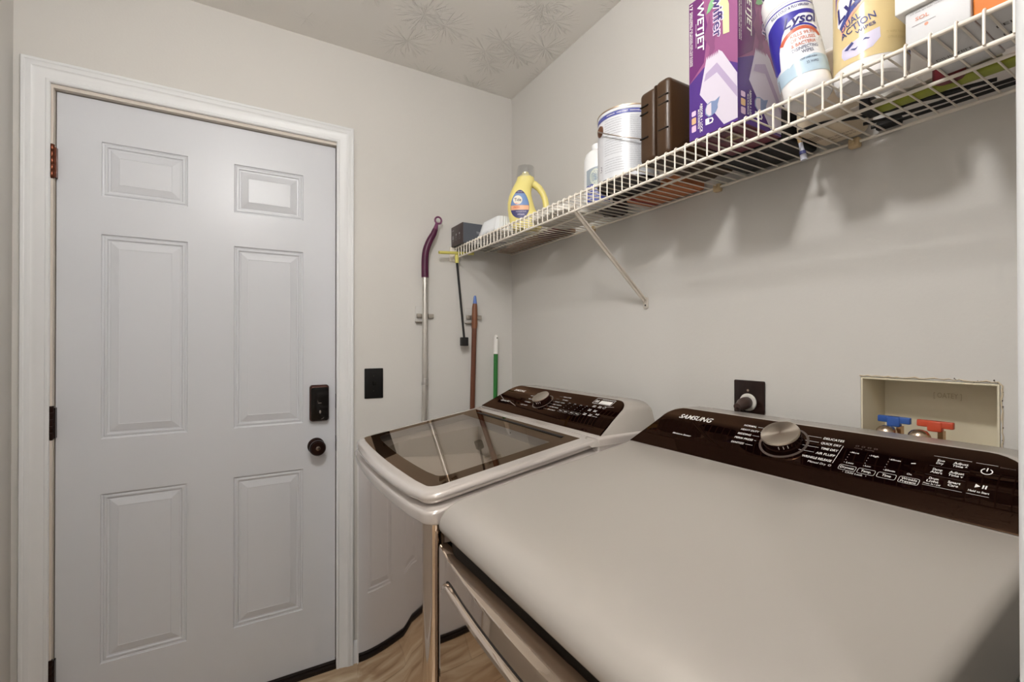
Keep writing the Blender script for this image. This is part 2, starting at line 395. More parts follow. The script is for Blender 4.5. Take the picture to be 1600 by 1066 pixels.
# jamb inside the opening and dark weather gap
jb = MB(); jb.box((OX0, 0, 0), (DX0-0.003, 0.12, OZ)); jb.box((DX1+0.004, 0, 0), (OX1, 0.12, OZ)); jb.box((DX0-0.003, 0, DZ1+0.003), (DX1+0.004, 0.12, OZ))
struct('trim_3', jb, M_JAMB, smooth=0)
ws = MB(); ws.box((DX0-0.003, 0.067, 0.012), (DX0+0.012, 0.085, DZ1)); ws.box((DX1-0.008, 0.067, 0.012), (DX1+0.004, 0.085, DZ1)); ws.box((DX0+0.012, 0.067, DZ1-0.01), (DX1-0.008, 0.085, DZ1+0.003))
struct('trim_4', ws, mat('weatherstrip', rgb(52, 32, 24), 0.7), smooth=0)
th = MB(); th.box((DX0-0.003, -0.004, 0), (DX1+0.004, 0.12, 0.014)); th.box((DX0-0.003, 0.008, 0.014), (DX1+0.004, 0.1, 0.02))
struct('trim_5', th, mat('threshold_black', rgb(26, 16, 12), 0.45), smooth=0)
# outside of the door: closed off by an added, unseen wall so nothing shines through
struct('wall_light_block', MB().box((-1.9, 0.3, 0), (-0.5, 0.34, H)).box((-1.9, 0.12, 0), (-1.86, 0.3, H)).box((-0.54, 0.12, 0), (-0.5, 0.3, H)), M_WALL, smooth=0)

# ---- the six-panel door
DY = 0.020
door = thing('door_1', 'pale grey six-panel door with bronze hinges, knob and keypad lock', 'door', (DX0, DY, 0.02)); door['kind'] = 'structure'
dl = MB(); DB = 0.022
XS = [DX0, -1.503, -1.277, -1.141, -0.914, DX1]; ZS = [DB, 0.2505, 0.7885, 0.9635, 1.6165, 1.7375, 1.9115, DZ1]
holes = {(i, j) for i in (1, 3) for j in (1, 3, 5)}
for i in range(5):
    for j in range(7):
        if (i, j) in holes:
            x0, x1, z0, z1 = XS[i], XS[i+1], ZS[j], ZS[j+1]
            steps = [(0, 0), (0.0015, 0.004), (0.006, 0.0055), (0.009, 0.003), (0.014, 0.003), (0.0165, 0.0068), (0.021, 0.0075), (0.0225, 0.0062), (0.044, 0.0008), (0.0455, 0.0015)]
            rg = [[(x0+d, DY+t, z0+d), (x1-d, DY+t, z0+d), (x1-d, DY+t, z1-d), (x0+d, DY+t, z1-d)] for d, t in steps]
            dl.rings(rg, cap0=False)
        else:
            dl.add([(XS[i], DY, ZS[j]), (XS[i+1], DY, ZS[j]), (XS[i+1], DY, ZS[j+1]), (XS[i], DY, ZS[j+1])], [(0, 1, 2, 3)])
dl.add([(DX0, DY, DB), (DX1, DY, DB), (DX1, DY, DZ1), (DX0, DY, DZ1), (DX0, DY+0.044, DB), (DX1, DY+0.044, DB), (DX1, DY+0.044, DZ1), (DX0, DY+0.044, DZ1)],
       [(4, 5, 6, 7), (0, 1, 5, 4), (1, 2, 6, 5), (2, 3, 7, 6), (3, 0, 4, 7)])
tag(dl.build('door_leaf', M_DOOR, door, smooth=0.25), kind='structure')
for zc in (1.822, 1.028, 0.262):
    hb = MB()
    for k in range(5): hb.lathe([(0.0062, -0.05+k*0.0202), (0.0068, -0.049+k*0.0202), (0.0068, -0.031+k*0.0202), (0.0062, -0.030+k*0.0202)], (DX0-0.006, 0.002, zc), n=14)
    hb.lathe([(0.004, -0.053), (0.006, -0.05)], (DX0-0.006, 0.002, zc), n=12)
    hb.box((DX0-0.001, 0.004, zc-0.048), (DX0+0.003, DY+0.001, zc+0.044))
    hb.box((DX0-0.0062, 0.002, zc-0.048), (DX0-0.0035, DY, zc+0.048))
    hb.build('hinge', M_HINGE if zc > 1.5 else M_BRONZE, door)
# keypad lock
kp = MB().rbox((-0.893, DY-0.026, 0.968), (-0.823, DY, 1.108), 0.011, 4, 'y')
ko = kp.build('keypad_lock', mat('lock_brown', rgb(64, 34, 26), 0.3, metal=0.5), door)
MB().rbox((-0.889, DY-0.0285, 0.973), (-0.827, DY-0.0255, 1.099), 0.009, 4, 'y').build('keypad_face', M_BLACKG, ko)
kl = MB(); kl.lathe([(0.0032, 0), (0.0042, 0.002), (0.0042, 0.004)], (-0.857, DY-0.0325, 1.005), 'y', 16, sx=0.8, sy=1.6)
kf = lambda u, v, h: (-0.858+u, DY-0.0286-h, 1.04+v)
kl.add([kf(x, y, 0.0002) for x, y in rrect(-0.006, 0.006, -0.002, 0.000, 0.0008)], [tuple(range(20))])
put_poly(kl, kf, arcband(0.004, -0.05, 0.012, 0.0132, -PI/2, -0.5, 8))
kl.build('keypad_emblem', mat('lock_emblem', rgb(140, 130, 124), 0.4), ko)
# knob
kb = MB()
kc = (-0.868, DY, 0.872)
kb.lathe([(0.030, 0), (0.031, -0.004), (0.028, -0.010), (0.014, -0.013), (0.012, -0.028), (0.016, -0.032), (0.026, -0.038), (0.0295, -0.048), (0.028, -0.058), (0.0245, -0.062), (0.0235, -0.060), (0.0, -0.061)], kc, 'y', 36, cap=False)
kn = kb.build('door_knob', M_BRONZE, door)
MB().lathe([(0.0085, 0), (0.0085, -0.0035), (0.006, -0.0045)], (kc[0], DY-0.060, kc[2]), 'y', 20).build('lock_cylinder', mat('lock_core', rgb(120, 110, 105), 0.25, metal=1.0), kn)
MB().box((kc[0]-0.0045, DY-0.0655, kc[2]-0.0008), (kc[0]+0.0045, DY-0.064, kc[2]+0.0008)).build('key_slot', M_BLACK, kn)
# strike plates on the jamb
sp = MB().box((DX1+0.0028, 0.003, 1.010), (DX1+0.0045, 0.062, 1.068)); sp.build('strike_plate', M_BRONZE, door)
sp = MB().box((DX1+0.0028, 0.003, 0.842), (DX1+0.0045, 0.062, 0.902)); sp.lathe([(0.028, 0), (0.028, 0.0018)], (DX1+0.0036, 0.0, 0.872), 'y', 24, sx=0.22, sy=1.0); sp.build('strike_plate', M_BRONZE, door)

# ---- blank black wall plate by the door
wp = thing('wall_plate', 'black wall plate with a small toggle, beside the door casing', 'switch', (-0.653, 0, 1.1045))
MB().rbox((-0.690, -0.006, 1.044), (-0.615, 0, 1.166), 0.003, 3, 'y').build('plate', M_BLKPLATE, wp)
MB().box((-0.657, -0.013, 1.098), (-0.649, -0.005, 1.113)).build('toggle', M_BLACKG, wp)
for z in (1.135, 1.074): MB().lathe([(0.003, -0.0062), (0.003, -0.0072)], (-0.653, 0, z), 'y', 12).build('screw', mat('screw_dark', rgb(60, 58, 56), 0.3, metal=0.8), wp)

# ================================================================== CEILING LAMP (out of frame, above)
def lamp(x, y, strength, label, rad=0.060):
    t = thing('ceiling_light', label, 'light', (x, y, H))
    MB().lathe([(0.075, 0), (0.08, -0.012), (0.06, -0.025), (0.02, -0.03), (0.02, -0.153)], (x, y, H), n=32).build('lamp_base', M_TRIM, t)
    g = MB().lathe([(rad*math.sin(a), -0.150-rad+rad*math.cos(a)) for a in [0.25+k*(PI-0.26)/14 for k in range(15)]], (x, y, H), n=32)
    g.build('lamp_globe', mat('lamp_glow_%d' % int(strength), (1, 1, 1, 1), emit=((1.0, 0.985, 0.968, 1), strength)), t, smooth=3)
lamp(-1.10, -1.52, LAMP_MAIN, 'white round glass globe light on the laundry ceiling')
lamp(-2.1, -3.4, LAMP_HALL, 'white round glass globe light on the hall ceiling')

# ================================================================== APPLIANCES
def plan(y0, y1, xf, xb, bow, r, n=14, segs=6):
    """plan outline: front (towards -x) bowed out by bow, front corners of radius r"""
    ym = (y0+y1)/2; hw = (y1-y0)/2
    fx = lambda y: xf + bow*(((y-ym)/hw)**2)
    out = [(xb, y0), (xb, y1)]
    for k in range(segs+1):
        a = k/segs*PI/2; out.append((fx(y1)+r-r*math.sin(a), y1-r+r*math.cos(a)))
    for k in range(1, n): y = y1-r - (y1-y0-2*r)*k/n; out.append((fx(y) if False else fx(y), y))
    for k in range(segs+1):
        a = PI/2-k/segs*PI/2; out.append((fx(y0)+r-r*math.sin(a), y0+r-r*math.cos(a)))
    # smooth the junction of corner and bow
    return out
def vstack(mb, base, levels, cap0=True, cap1=True):
    """levels: list of (inset, zfunc)"""
    mb.rings([[(p[0], p[1], zf(p[0]) if callable(zf) else zf) for p in offset_poly(base, -ins)] for ins, zf in levels], cap0, cap1)

def console(parent, y0, y1, xb, zb, xt, zt, xback, lean, r=0.045):
    """y0 < y1; the sloped control panel housing and its glass"""
    def outl(ins, sgn=0):
        hz = zt-zb; pts = []
        a0, b0 = y1-ins, y1-lean-ins; a1, b1 = y0+ins, y0+lean+ins; zl = zb-0.02+ins*0.3; zh = zt-ins*0.55
        pts.append((a0, zl)); 
        for k in range(8):      # left upper corner
            t = k/7*PI/2; pts.append((b0-r+r*math.cos(t) + (a0-b0)*max(0, (zh-(zh-r*0.55))/hz)*(1-k/7)*0.5, zh-r*0.55+r*0.55*math.sin(t)))
        for k in range(8):
            t = PI/2-k/7*PI/2; pts.append((b1+r-r*math.cos(t) - (b1-a1)*0.25*(k/7)*0.8, zh-r*0.55+r*0.55*math.sin(t)))
        pts.append((a1, zl)); return pts
    sl = (zt-zb)/(xt-xb); X = lambda z: xb + (z-zb)/sl
    mb = MB(); nrm = Vector((-sl, 0, 1)).normalized()
    P0 = outl(0.004); P1 = outl(0.0)
    rings = [[Vector((X(z), y, z)) for y, z in P0], [Vector((X(z)+0.002, y, z-0.0015)) for y, z in outl(0.0012)], [Vector((X(z)+0.006, y, z-0.003)) for y, z in P1]]
    rings += [[Vector((xback-0.012, y, z-0.004)) for y, z in P1], [Vector((xback-0.003, y, z-0.008)) for y, z in outl(0.003)], [Vector((xback, y, z-0.016)) for y, z in outl(0.008)]]
    mb.rings(rings); ho = mb.build('console_housing', M_TOP, parent, smooth=0.7)
    gl = MB(); G = outl(0.007)
    G = [(y, max(z, zb+0.0015)) for y, z in G]
    gl.rings([[Vector((X(z), y, z)) + nrm*d for y, z in G] for d in (-0.001, 0.0012)] + [[Vector((X(z), y, z)) + nrm*0.002 for y, z in offset_poly(G, -0.0012)]])
    go = gl.build('control_glass', M_PANEL, parent, smooth=0.5)
    k = math.hypot(1, sl)
    def f(u, s, h):   # u = -y, s = distance up the slope
        x = xb + s/k; return tuple(Vector((x, -u, zb + (x-xb)*sl)) + nrm*(0.0021+h))
    return ho, go, f, nrm, Vector((1, 0, sl)).normalized()
def control_knob(parent, f, nrm, sdir, u, s, rad, high):
    o = Vector(f(u, s, -0.0015)); yv = Vector((0, 1, 0))
    kk = MB().frame_lathe([(rad*1.0, 0), (rad*1.0, high*0.35), (rad*0.985, high*0.75), (rad*0.97, high*0.86)], o, nrm, yv, sdir, 40)
    ko = kk.build('control_knob', mat('knob_side', rgb(70, 44, 38), 0.15, metal=0.8), parent)
    MB().frame_lathe([(rad*0.98, high*0.80), (rad*1.0, high*0.88), (rad*0.97, high), (rad*0.93, high*0.985), (0.0005, high*0.985)], o, nrm, yv, sdir, 48, cap=False).build('knob_face', brushed(), ko)
    rg = MB().frame_lathe([(rad*1.14, 0), (rad*1.15, 0.0022), (rad*1.27, 0.0022), (rad*1.29, 0)], o, nrm, yv, sdir, 48, cap=False); rg.build('knob_ring', mat('ring_grey', rgb(128, 116, 110), 0.25, metal=0.6), ko)
    d = MB()
    for a in (-1.25, -1.02, -0.8): 
        q = yv*math.cos(a)*rad*-1 + sdir*math.sin(a)*rad
        d.tube([o + q*1.004 + nrm*high*0.5, o+q*1.004+nrm*high*0.72], 0.0007, 6)
    d.build('knob_marks', M_WHITEPRINT, ko)
_br = []
def brushed():
    if _br: return _br[0]
    m = mat('radial_brushed_metal', rgb(222, 212, 198), 0.28, metal=1.0)
    b = m.node_tree.nodes['Principled BSDF']; b.inputs['Anisotropic'].default_value = 0.85
    tg = m.node_tree.nodes.new('ShaderNodeTangent'); tg.direction_type = 'RADIAL'; tg.axis = 'Z'
    m.node_tree.links.new(tg.outputs[0], b.inputs['Tangent']); _br.append(m); return m

# ---------------------------------------------------------------- WASHING MACHINE
WY0, WY1 = -1.012, -0.326
wm = thing('washing_machine', 'champagne top-load washer with tinted glass lid, beside the door', 'washing machine', (-0.45, -0.669, 0))
base = plan(WY0, WY1, -0.817, -0.115, 0.022, 0.030)
cb = MB(); vstack(cb, offset_poly(base, -0.004), [(0.0, 0.03), (0.0, 0.893)]); cb.build('cabinet', M_STEEL, wm, smooth=0.5)
dk = MB()
slope_w = 0.158
ZL = lambda x: 1.027 + slope_w*(x+0.34)            # lid glass plane
dkbase = [(max(p[0], p[0]), p[1]) for p in base]
wellY0, wellY1, wellX0, wellX1 = WY0+0.075, WY1-0.075, -0.755, -0.40
dz_ = lambda x, z: z+0.158*(max(-0.80, x)+0.80)
levels = [(0.003, 0.8935), (0.0, 0.8945), (-0.002, 0.8965), (-0.0025, 0.899), (-0.0025, lambda x: dz_(x, 0.9125)), (-0.0015, lambda x: dz_(x, 0.9165)), (0.001, lambda x: dz_(x, 0.9190)), (0.004, lambda x: dz_(x, 0.9203)), (0.022, lambda x: dz_(x, 0.9240)), (0.030, lambda x: dz_(x, 0.9245))]
outer = [[(p[0], p[1], zf(p[0]) if callable(zf) else zf) for p in offset_poly(dkbase, -ins)] for ins, zf in levels]
dk.rings(outer, True, False)
# deck top with the tub opening
n = len(dkbase); top = outer[-1]
well = []
cx, cy = (wellX0+wellX1)/2, (wellY0+wellY1)/2
for p in top:
    a = math.atan2((p[1]-cy)/0.34, (p[0]-cx)/0.36); rx, ry = (wellX1-wellX0)/2, (wellY1-wellY0)/2
    q = 3.2; c_, s_ = math.cos(a), math.sin(a); k = (abs(c_)**q + abs(s_)**q)**(-1/q)
    x = cx + rx*k*c_; y = cy + ry*k*s_; well.append((x, y, 0.924+0.158*(x+0.80)))
dk.rings([top, well], False, False)
dk.build('deck', M_LIDRIM, wm, smooth=0.6)
tb = MB()
def ov(k, z): return [(cx+(p[0]-cx)*k, cy+(p[1]-cy)*k, z) for p in well]
cir = lambda r, z: [(cx-0.0+r*math.cos(math.atan2(p[1]-cy, p[0]-cx)), cy+r*math.sin(math.atan2(p[1]-cy, p[0]-cx))*1.25, z) for p in well]
cir = lambda r, z: [(cx+r*math.cos(math.atan2((p[1]-cy)/1.2, p[0]-cx)), cy+r*1.25*math.sin(math.atan2((p[1]-cy)/1.2, p[0]-cx)), z) for p in well]
tb.rings([well, ov(0.985, 0.905), ov(0.97, 0.895), cir(0.172, 0.885), cir(0.168, 0.870)], False, False)
tb.build('tub_rim', M_TUB, wm, smooth=0.8)
rim_ = MB(); rim_.rings([cir(0.170, 0.868), cir(0.168, 0.878), cir(0.160, 0.882), cir(0.152, 0.878), cir(0.150, 0.860), cir(0.146, 0.845), cir(0.152, 0.832)], False, False); rim_.build('balance_ring', mat('ring_white', rgb(226, 222, 214), 0.3), wm, smooth=0.8)
dr = MB(); dr.rings([cir(0.152, 0.832), cir(0.185, 0.80), cir(0.185, 0.50), cir(0.17, 0.48), cir(0.04, 0.47), cir(0.03, 0.55)], False, True); dr.build('drum', M_DRUM, wm, smooth=0.8)
# lid frame
lidy0, lidy1 = WY0+0.005, WY1-0.006
lo = plan(lidy0, lidy1, -0.818, -0.345, 0.022, 0.040)
gi = plan(WY0+0.040, WY1-0.016, -0.785, -0.345, 0.012, 0.030)
def lz(ins, dz): return [(p[0], p[1], ZL(p[0])+dz) for p in offset_poly(lo, -ins)]
lid = MB()
def edge_z(p): return ZL(max(p[0], -0.9))
rg = [lz(0.020, -0.030), lz(0.012, -0.0275), lz(0.005, -0.022), lz(0.0012, -0.016), lz(0.0, -0.0115), lz(0.0015, -0.0070), lz(0.005, -0.0038), lz(0.011, -0.0018), lz(0.020, -0.0006)]
rg.append([(p[0], p[1], ZL(p[0])) for p in gi]); rg.append([(p[0], p[1], ZL(p[0])-0.012) for p in gi])
# the lid has no wall at the hinge side beyond the housing
lid.rings(rg, False, False); lidf = lid.build('lid', M_LIDRIM, wm, smooth=0.8)
win = plan(WY0+0.085, WY1-0.060, -0.745, -0.43, 0.012, 0.03)
gb = MB(); gA = offset_poly(gi, -0.0012)
gb.rings([[(p[0], p[1], ZL(p[0])-0.0006) for p in gA], [(p[0], p[1], ZL(p[0])-0.0006) for p in win]], False, False)
gb.build('lid_glass_border', M_INK, lidf)
gw = MB(); gw.add([(p[0], p[1], ZL(p[0])-0.0006) for p in win], [tuple(range(len(win)))]); gw.build('lid_window', M_GLASS, lidf)
MB().box((-0.39, WY0+0.09, ZL(-0.37)-0.02), (-0.352, WY1-0.09, ZL(-0.37)-0.002)).build('lid_hinge_cover', M_BLACK, lidf)
# rear deck part under the console
rd = MB(); rd.rprism([(-0.342, 0.90), (-0.117, 0.90), (-0.117, 1.030), (-0.322, 1.030), (-0.342, ZL(-0.342)-0.0005)], WY0+0.001, WY1-0.001, 0.010, 'y', 4)
rd.build('rear_deck', M_LIDRIM, wm)
for y in (WY0+0.05, WY1-0.05):
    for x in (-0.74, -0.17): MB().lathe([(0.022, 0), (0.022, 0.02), (0.012, 0.022), (0.012, 0.035)], (x, y, 0), n=20).build('foot', M_BLACK, wm)
ho, go, f, nrm, sdir = console(wm, WY0, WY1, -0.330, 1.029, -0.185, 1.108, -0.115, 0.030)
control_knob(wm, f, nrm, sdir, 0.636, 0.088, 0.030, 0.024)
pr = MB(); grey = MB()
put_text(pr, f, 'SAMSUNG', 0.402, 0.120, width=0.072, bold=0.03, shear=0.18)
put_text(pr, f, 'aqua jet', 0.405, 0.052, width=0.062, height=0.010, bold=0.01, shear=0.4)
put_line(grey, f, (0.350, 0.084), (0.415, 0.060), 0.0018); put_line(grey, f, (0.470, 0.055), (0.53, 0.040), 0.0018)
for i, (t, s) in enumerate((('NORMAL', 0.124), ('HEAVY DUTY', 0.106), ('BEDDING', 0.088), ('EXPRESS', 0.070), ('DEEP WASH', 0.052))):
    put_text(pr, f, t, 0.590 - (0.004 if i in (0, 4) else 0.008), s, width=0.008*len(t)**0.75, height=0.0042, bold=0.02, align='r')
for i, (t, s) in enumerate((('DELICATES', 0.128), ('TOWELS', 0.113), ('RINSE + SPIN', 0.098), ('SELF CLEAN', 0.084), ('ACTIVE WEAR', 0.070), ('SPIN ONLY', 0.056))):
    put_text(pr, f, t, 0.742, s, width=0.0068*len(t)**0.8, height=0.0042, bold=0.02, align='r'); put_line(grey, f, (0.680, s+0.002), (0.697, s+0.002), 0.0006)
# display
put_frame(pr, f, 0.848, 0.927, 0.124, 0.151, 0.003, 0.0012)
put_poly(pr, f, [(0.874, 0.127), (0.922, 0.127), (0.922, 0.142), (0.874, 0.142)])
put_line(pr, f, (0.874, 0.147), (0.922, 0.147), 0.001); put_text(pr, f, '88', 0.853, 0.130, width=0.015, height=0.012, bold=0.01)
put_line(pr, f, (0.915, 0.116), (0.945, 0.121), 0.0008)
for i, u in enumerate((0.757, 0.783, 0.812, 0.838)):
    put_text(pr, f, ('Temp', 'Spin', 'Soil', 'Rinse')[i], u, 0.062, width=0.014, height=0.004, bold=0.02); put_frame(grey, f, u-0.003, u+0.019, 0.057, 0.070, 0.002, 0.0005)
    for q in range(3): put_poly(pr, f, circ(u+0.004, 0.080+q*0.010, 0.0009, 8))
    put_text(pr, f, ('Hot', 'High', 'Heavy', '+')[i], u+0.002, 0.104, width=0.010, height=0.003, bold=0.02)
for (u, s, t) in ((0.866, 0.112, 'Extra'), (0.890, 0.112, 'Delay'), (0.866, 0.092, 'Soak'), (0.890, 0.092, 'Smart'), (0.866, 0.071, 'Pre'), (0.890, 0.071, 'Care')):
    put_text(pr, f, t, u, s, width=0.013, height=0.004, bold=0.03); put_line(pr, f, (u, s-0.0035), (u+0.013, s-0.0035), 0.0022)
pr.mi = 0
put_poly(pr, f, arcband(0.914, 0.1125, 0.0045, 0.0056, 2.1, 2.1+5.2, 16)); put_line(pr, f, (0.914, 0.113), (0.914, 0.119), 0.001)
put_poly(pr, f, [(0.912, 0.075), (0.918, 0.0785), (0.912, 0.082)]); put_line(pr, f, (0.9205, 0.075), (0.9205, 0.082), 0.0014); put_line(pr, f, (0.9235, 0.075), (0.9235, 0.082), 0.0014)
put_text(pr, f, 'Hold to Start', 0.907, 0.066, width=0.022, height=0.003, bold=0.02)
pr.build('panel_print', M_WHITEPRINT, go, smooth=0); grey.build('panel_lines', M_GREYPRINT, go, smooth=0)

# ---------------------------------------------------------------- DRYER
QY0, QY1 = -1.749, -1.035
dm = thing('clothes_dryer', 'champagne clothes dryer with broad flat top, nearest machine', 'dryer', (-0.4, -1.392, 0))
ts = MB()
tp = [(-0.05, 0.885), (-0.05, 1.012), (-0.235, 1.0175), (-0.262, 1.0178), (-0.50, 0.9845), (-0.700, 0.9565), (-0.728, 0.9520), (-0.742, 0.9480), (-0.756, 0.9415), (-0.768, 0.9325), (-0.777, 0.921), (-0.781, 0.909), (-0.780, 0.900), (-0.775, 0.893), (-0.765, 0.889), (-0.750, 0.885)]
ts.rprism(tp, QY0, QY1, 0.016, 'y', 5); ts.build('top_panel', M_TOP, dm, smooth=0.6)
gp = MB().box((-0.752, QY0+0.012, 0.862), (-0.06, QY1-0.012, 0.886)); gp.build('shadow_gap', M_BLACK, dm, smooth=0)
sd = MB(); sd.rbox((-0.745, QY0+0.002, 0.03), (-0.05, QY1-0.002, 0.870), 0.004); sd.build('cabinet', mat('side_enamel', rgb(196, 192, 186), 0.3, metal=0.2), dm)
fp = plan(QY0+0.002, QY1-0.002, -0.806, -0.747, 0.026, 0.012, n=16)
fr = MB(); vstack(fr, fp, [(0.004, 0.03), (0, 0.034), (0, 0.8640), (0.0015, 0.8670), (0.005, 0.8685)]); fr.build('front_panel', M_DRYFRONT, dm, smooth=0.6)
fxq = lambda y: -0.806 + 0.026*(((y-(QY0+QY1)/2)/((QY1-QY0)/2))**2)
def bowed(y0, y1, z0, z1, r, offs, mbx, seg=6, rim=0.004):
    rings = []
    for ins, o in offs:
        rings.append([(fxq(y)-o, y, z) for y, z in sub_poly(offset_poly(rrect(y0, y1, z0, z1, r, seg), -ins))])
    mbx.rings(rings[:-1], True, False)
    # bowed face made of vertical strips
    yA, yB = y0+offs[-1][0], y1-offs[-1][0]; last = rings[-1]; mbx.rings([rings[-2], last], False, False)
    P = rrect(y0+offs[-1][0], y1-offs[-1][0], z0+offs[-1][0], z1-offs[-1][0], max(r-offs[-1][0], 0.001), seg)
    N = 28; rr = max(r-offs[-1][0], 0.001); o = offs[-1][1]; vs = []; fs = []
    for k in range(N+1):
        y = yA + (yB-yA)*(0.5-0.5*math.cos(PI*k/N)); d = min(y-yA, yB-y); e = rr - math.sqrt(max(0, rr*rr-(rr-d)**2)) if d < rr else 0
        vs += [(fxq(y)-o, y, z0+offs[-1][0]+e), (fxq(y)-o, y, z1-offs[-1][0]-e)]
    for k in range(N): fs.append((2*k, 2*k+2, 2*k+3, 2*k+1))
    mbx.add(vs, fs)
def sub_poly(P, L=0.03):
    out = []
    for i in range(len(P)):
        a, b = P[i], P[(i+1) % len(P)]; n = max(1, int(math.hypot(b[0]-a[0], b[1]-a[1])/L))
        out += [(a[0]+(b[0]-a[0])*k/n, a[1]+(b[1]-a[1])*k/n) for k in range(n)]
    return out
g2 = MB(); bowed(-1.660, -1.096, 0.155, 0.835, 0.036, [(0, -0.004), (0, 0.0006), (0.0015, 0.0008)], g2); g2.build('door_gap_shade', M_BLACK, dm, smooth=0.6)  # backing plate in black, painting the shaded gap round the dryer door
dd = MB(); bowed(-1.6575, -1.0985, 0.1575, 0.8325, 0.034, [(0, 0.0), (0, 0.006), (0.0025, 0.010), (0.007, 0.0115)], dd)
dd.build('dryer_door', M_DRYFRONT, dm, smooth=0.6)
for y in (QY0+0.05, QY1-0.05):
    for x in (-0.70, -0.11): MB().lathe([(0.022, 0), (0.022, 0.02), (0.012, 0.022), (0.012, 0.035)], (x, y, 0), n=20).build('foot', M_BLACK, dm)
MB().rprism(rrect(QY0+0.002, QY1-0.002, 0.95, 1.02, 0.01), -0.255, -0.052, 0.004, 'x').build('rear_deck', M_TOP, dm)
ho, go, f, nrm, sdir = console(dm, QY0, QY1, -0.262, 1.018, -0.130, 1.1035, -0.055, 0.030)
control_knob(dm, f, nrm, sdir, 1.387, 0.092, 0.0355, 0.026)
pr = MB(); grey = MB()
put_text(pr, f, 'SAMSUNG', 1.1185, 0.1115, width=0.092, height=0.0145, bold=0.03, shear=0.25)
put_text(pr, f, 'Moisture Sensor', 1.1395, 0.0545, width=0.052, height=0.005, bold=0.02, shear=0.25)
for t, u1, s in (('NORMAL', 1.3169, 0.1195), ('HEAVY DUTY', 1.3284, 0.106), ('BEDDING', 1.3181, 0.0922), ('PERM PRESS', 1.329, 0.0786), ('SANITIZE', 1.3169, 0.0638)):
    put_text(pr, f, t, 1.2884, s, width=u1-1.2884, height=0.0052, bold=0.03); put_line(pr, f, (u1+0.003, s+0.0026), (1.341 if s > 0.1 else 1.336, s+0.0026), 0.0007)
for t, u0, s in (('DELICATES', 1.4493, 0.1185), ('QUICK DRY', 1.45, 0.105), ('TIME DRY', 1.4552, 0.0913), ('AIR FLUFF', 1.4524, 0.0775), ('WRINKLE RELEASE', 1.4337, 0.0635)):
    put_text(pr, f, t, u0, s, width=1.4838-u0, height=0.0055, bold=0.03)
    if t[0] != 'W': put_line(pr, f, (1.417+(0.1185-s)*0.35*(1 if s > 0.1 else 0.3), s+0.0028), (u0-0.004, s+0.0028), 0.0007)
put_text(pr, f, 'Manual Dry', 1.4489, 0.0530, width=0.030, height=0.0048, bold=0.0); put_poly(pr, f, arcband(1.4848, 0.0553, 0.0018, 0.0024, 0, 2*PI, 12))
put_line(pr, f, (1.4868, 0.1095), (1.4868, 0.0625), 0.0007)
for t, u, s in (('More', 1.5045, 0.0955), ('Less', 1.5055, 0.0690), ('High', 1.5335, 0.0958), ('Low', 1.5335, 0.0695), ('60min', 1.5615, 0.0950), ('20min', 1.5615, 0.0690), ('On', 1.5905, 0.0698)):
    put_text(pr, f, t, u, s, width=0.0026*len(t)+0.0008, height=0.0036, bold=0.02)
for u in (1.5025, 1.5315, 1.5600):
    for q in range(5): put_poly(pr, f, circ(u, 0.0707+q*0.0066, 0.0006, 8))
put_line(pr, f, (1.5890, 0.0960), (1.5945, 0.0975), 0.0018)
for t, a, b in (('Dryness', 1.4985, 1.5243), ('Temp.', 1.5270, 1.5520), ('Time', 1.5550, 1.5803)):
    put_frame(pr, f, a, b, 0.0515, 0.0640, 0.003, 0.0006); put_text(pr, f, t, (a+b)/2, 0.0558, width=0.0028*len(t)+0.001, height=0.0052, bold=0.03, align='c')
put_frame(pr, f, 1.5838, 1.6095, 0.0505, 0.0645, 0.003, 0.0006)
put_text(pr, f, 'Wrinkle', 1.5967, 0.0580, width=0.020, height=0.0046, bold=0.03, align='c'); put_text(pr, f, 'Prevent', 1.5967, 0.0523, width=0.020, height=0.0046, bold=0.03, align='c')
put_text(pr, f, 'Child Lock', 1.5120, 0.0458, width=0.026, height=0.0040, bold=0.01); put_line(pr, f, (1.5085, 0.0490), (1.5085, 0.0470), 0.0006); put_line(pr, f, (1.5425, 0.0490), (1.5425, 0.0470), 0.0006)
for l1, l2, u, s in (('Eco', 'Dry', 1.6220, 0.1105), ('Adjust', 'Time ^', 1.6450, 0.1105), ('Damp', 'Alert', 1.6228, 0.0895), ('Adjust', 'Time v', 1.6450, 0.0895), ('Drum', 'Light', 1.6235, 0.0690), ('Smart', 'Care', 1.6470, 0.0685)):
    for q, (t, ds) in enumerate(((l1, 0.0032), (l2, -0.0030))):
        put_text(pr, f, t, u, s+ds-0.0022, width=0.0027*len(t)+0.0006, height=0.0046, bold=0.035, align='c')
for a, b, s in ((1.6109, 1.6554, 0.1222), (1.6601, 1.6836, 0.1217), (1.6112, 1.6576, 0.0995), (1.6112, 1.6576, 0.0790), (1.6137, 1.6589, 0.0560), (1.6634, 1.6868, 0.0565)): put_line(pr if s > 0.11 or s < 0.06 else grey, f, (a, s), (b, s), 0.0005)
put_text(pr, f, 'Press 3s / Off', 1.6140, 0.0585, width=0.020, height=0.0030, bold=0.02)
put_poly(pr, f, arcband(1.6745, 0.1070, 0.0052, 0.0066, 2.05, 2.05+5.3, 20)); put_line(pr, f, (1.6745, 0.1072), (1.6745, 0.1145), 0.0014)
put_poly(pr, f, [(1.6690, 0.0705), (1.6690, 0.0785), (1.6745, 0.0745)]); put_poly(pr, f, [(1.6698, 0.0722), (1.6698, 0.0768), (1.6729, 0.0745)], 0.00015)
put_line(pr, f, (1.6775, 0.0710), (1.6775, 0.0780), 0.0017); put_line(pr, f, (1.6805, 0.0710), (1.6805, 0.0780), 0.0017)
put_text(pr, f, 'Hold to Start', 1.6640, 0.0615, width=0.022, height=0.0038, bold=0.03)
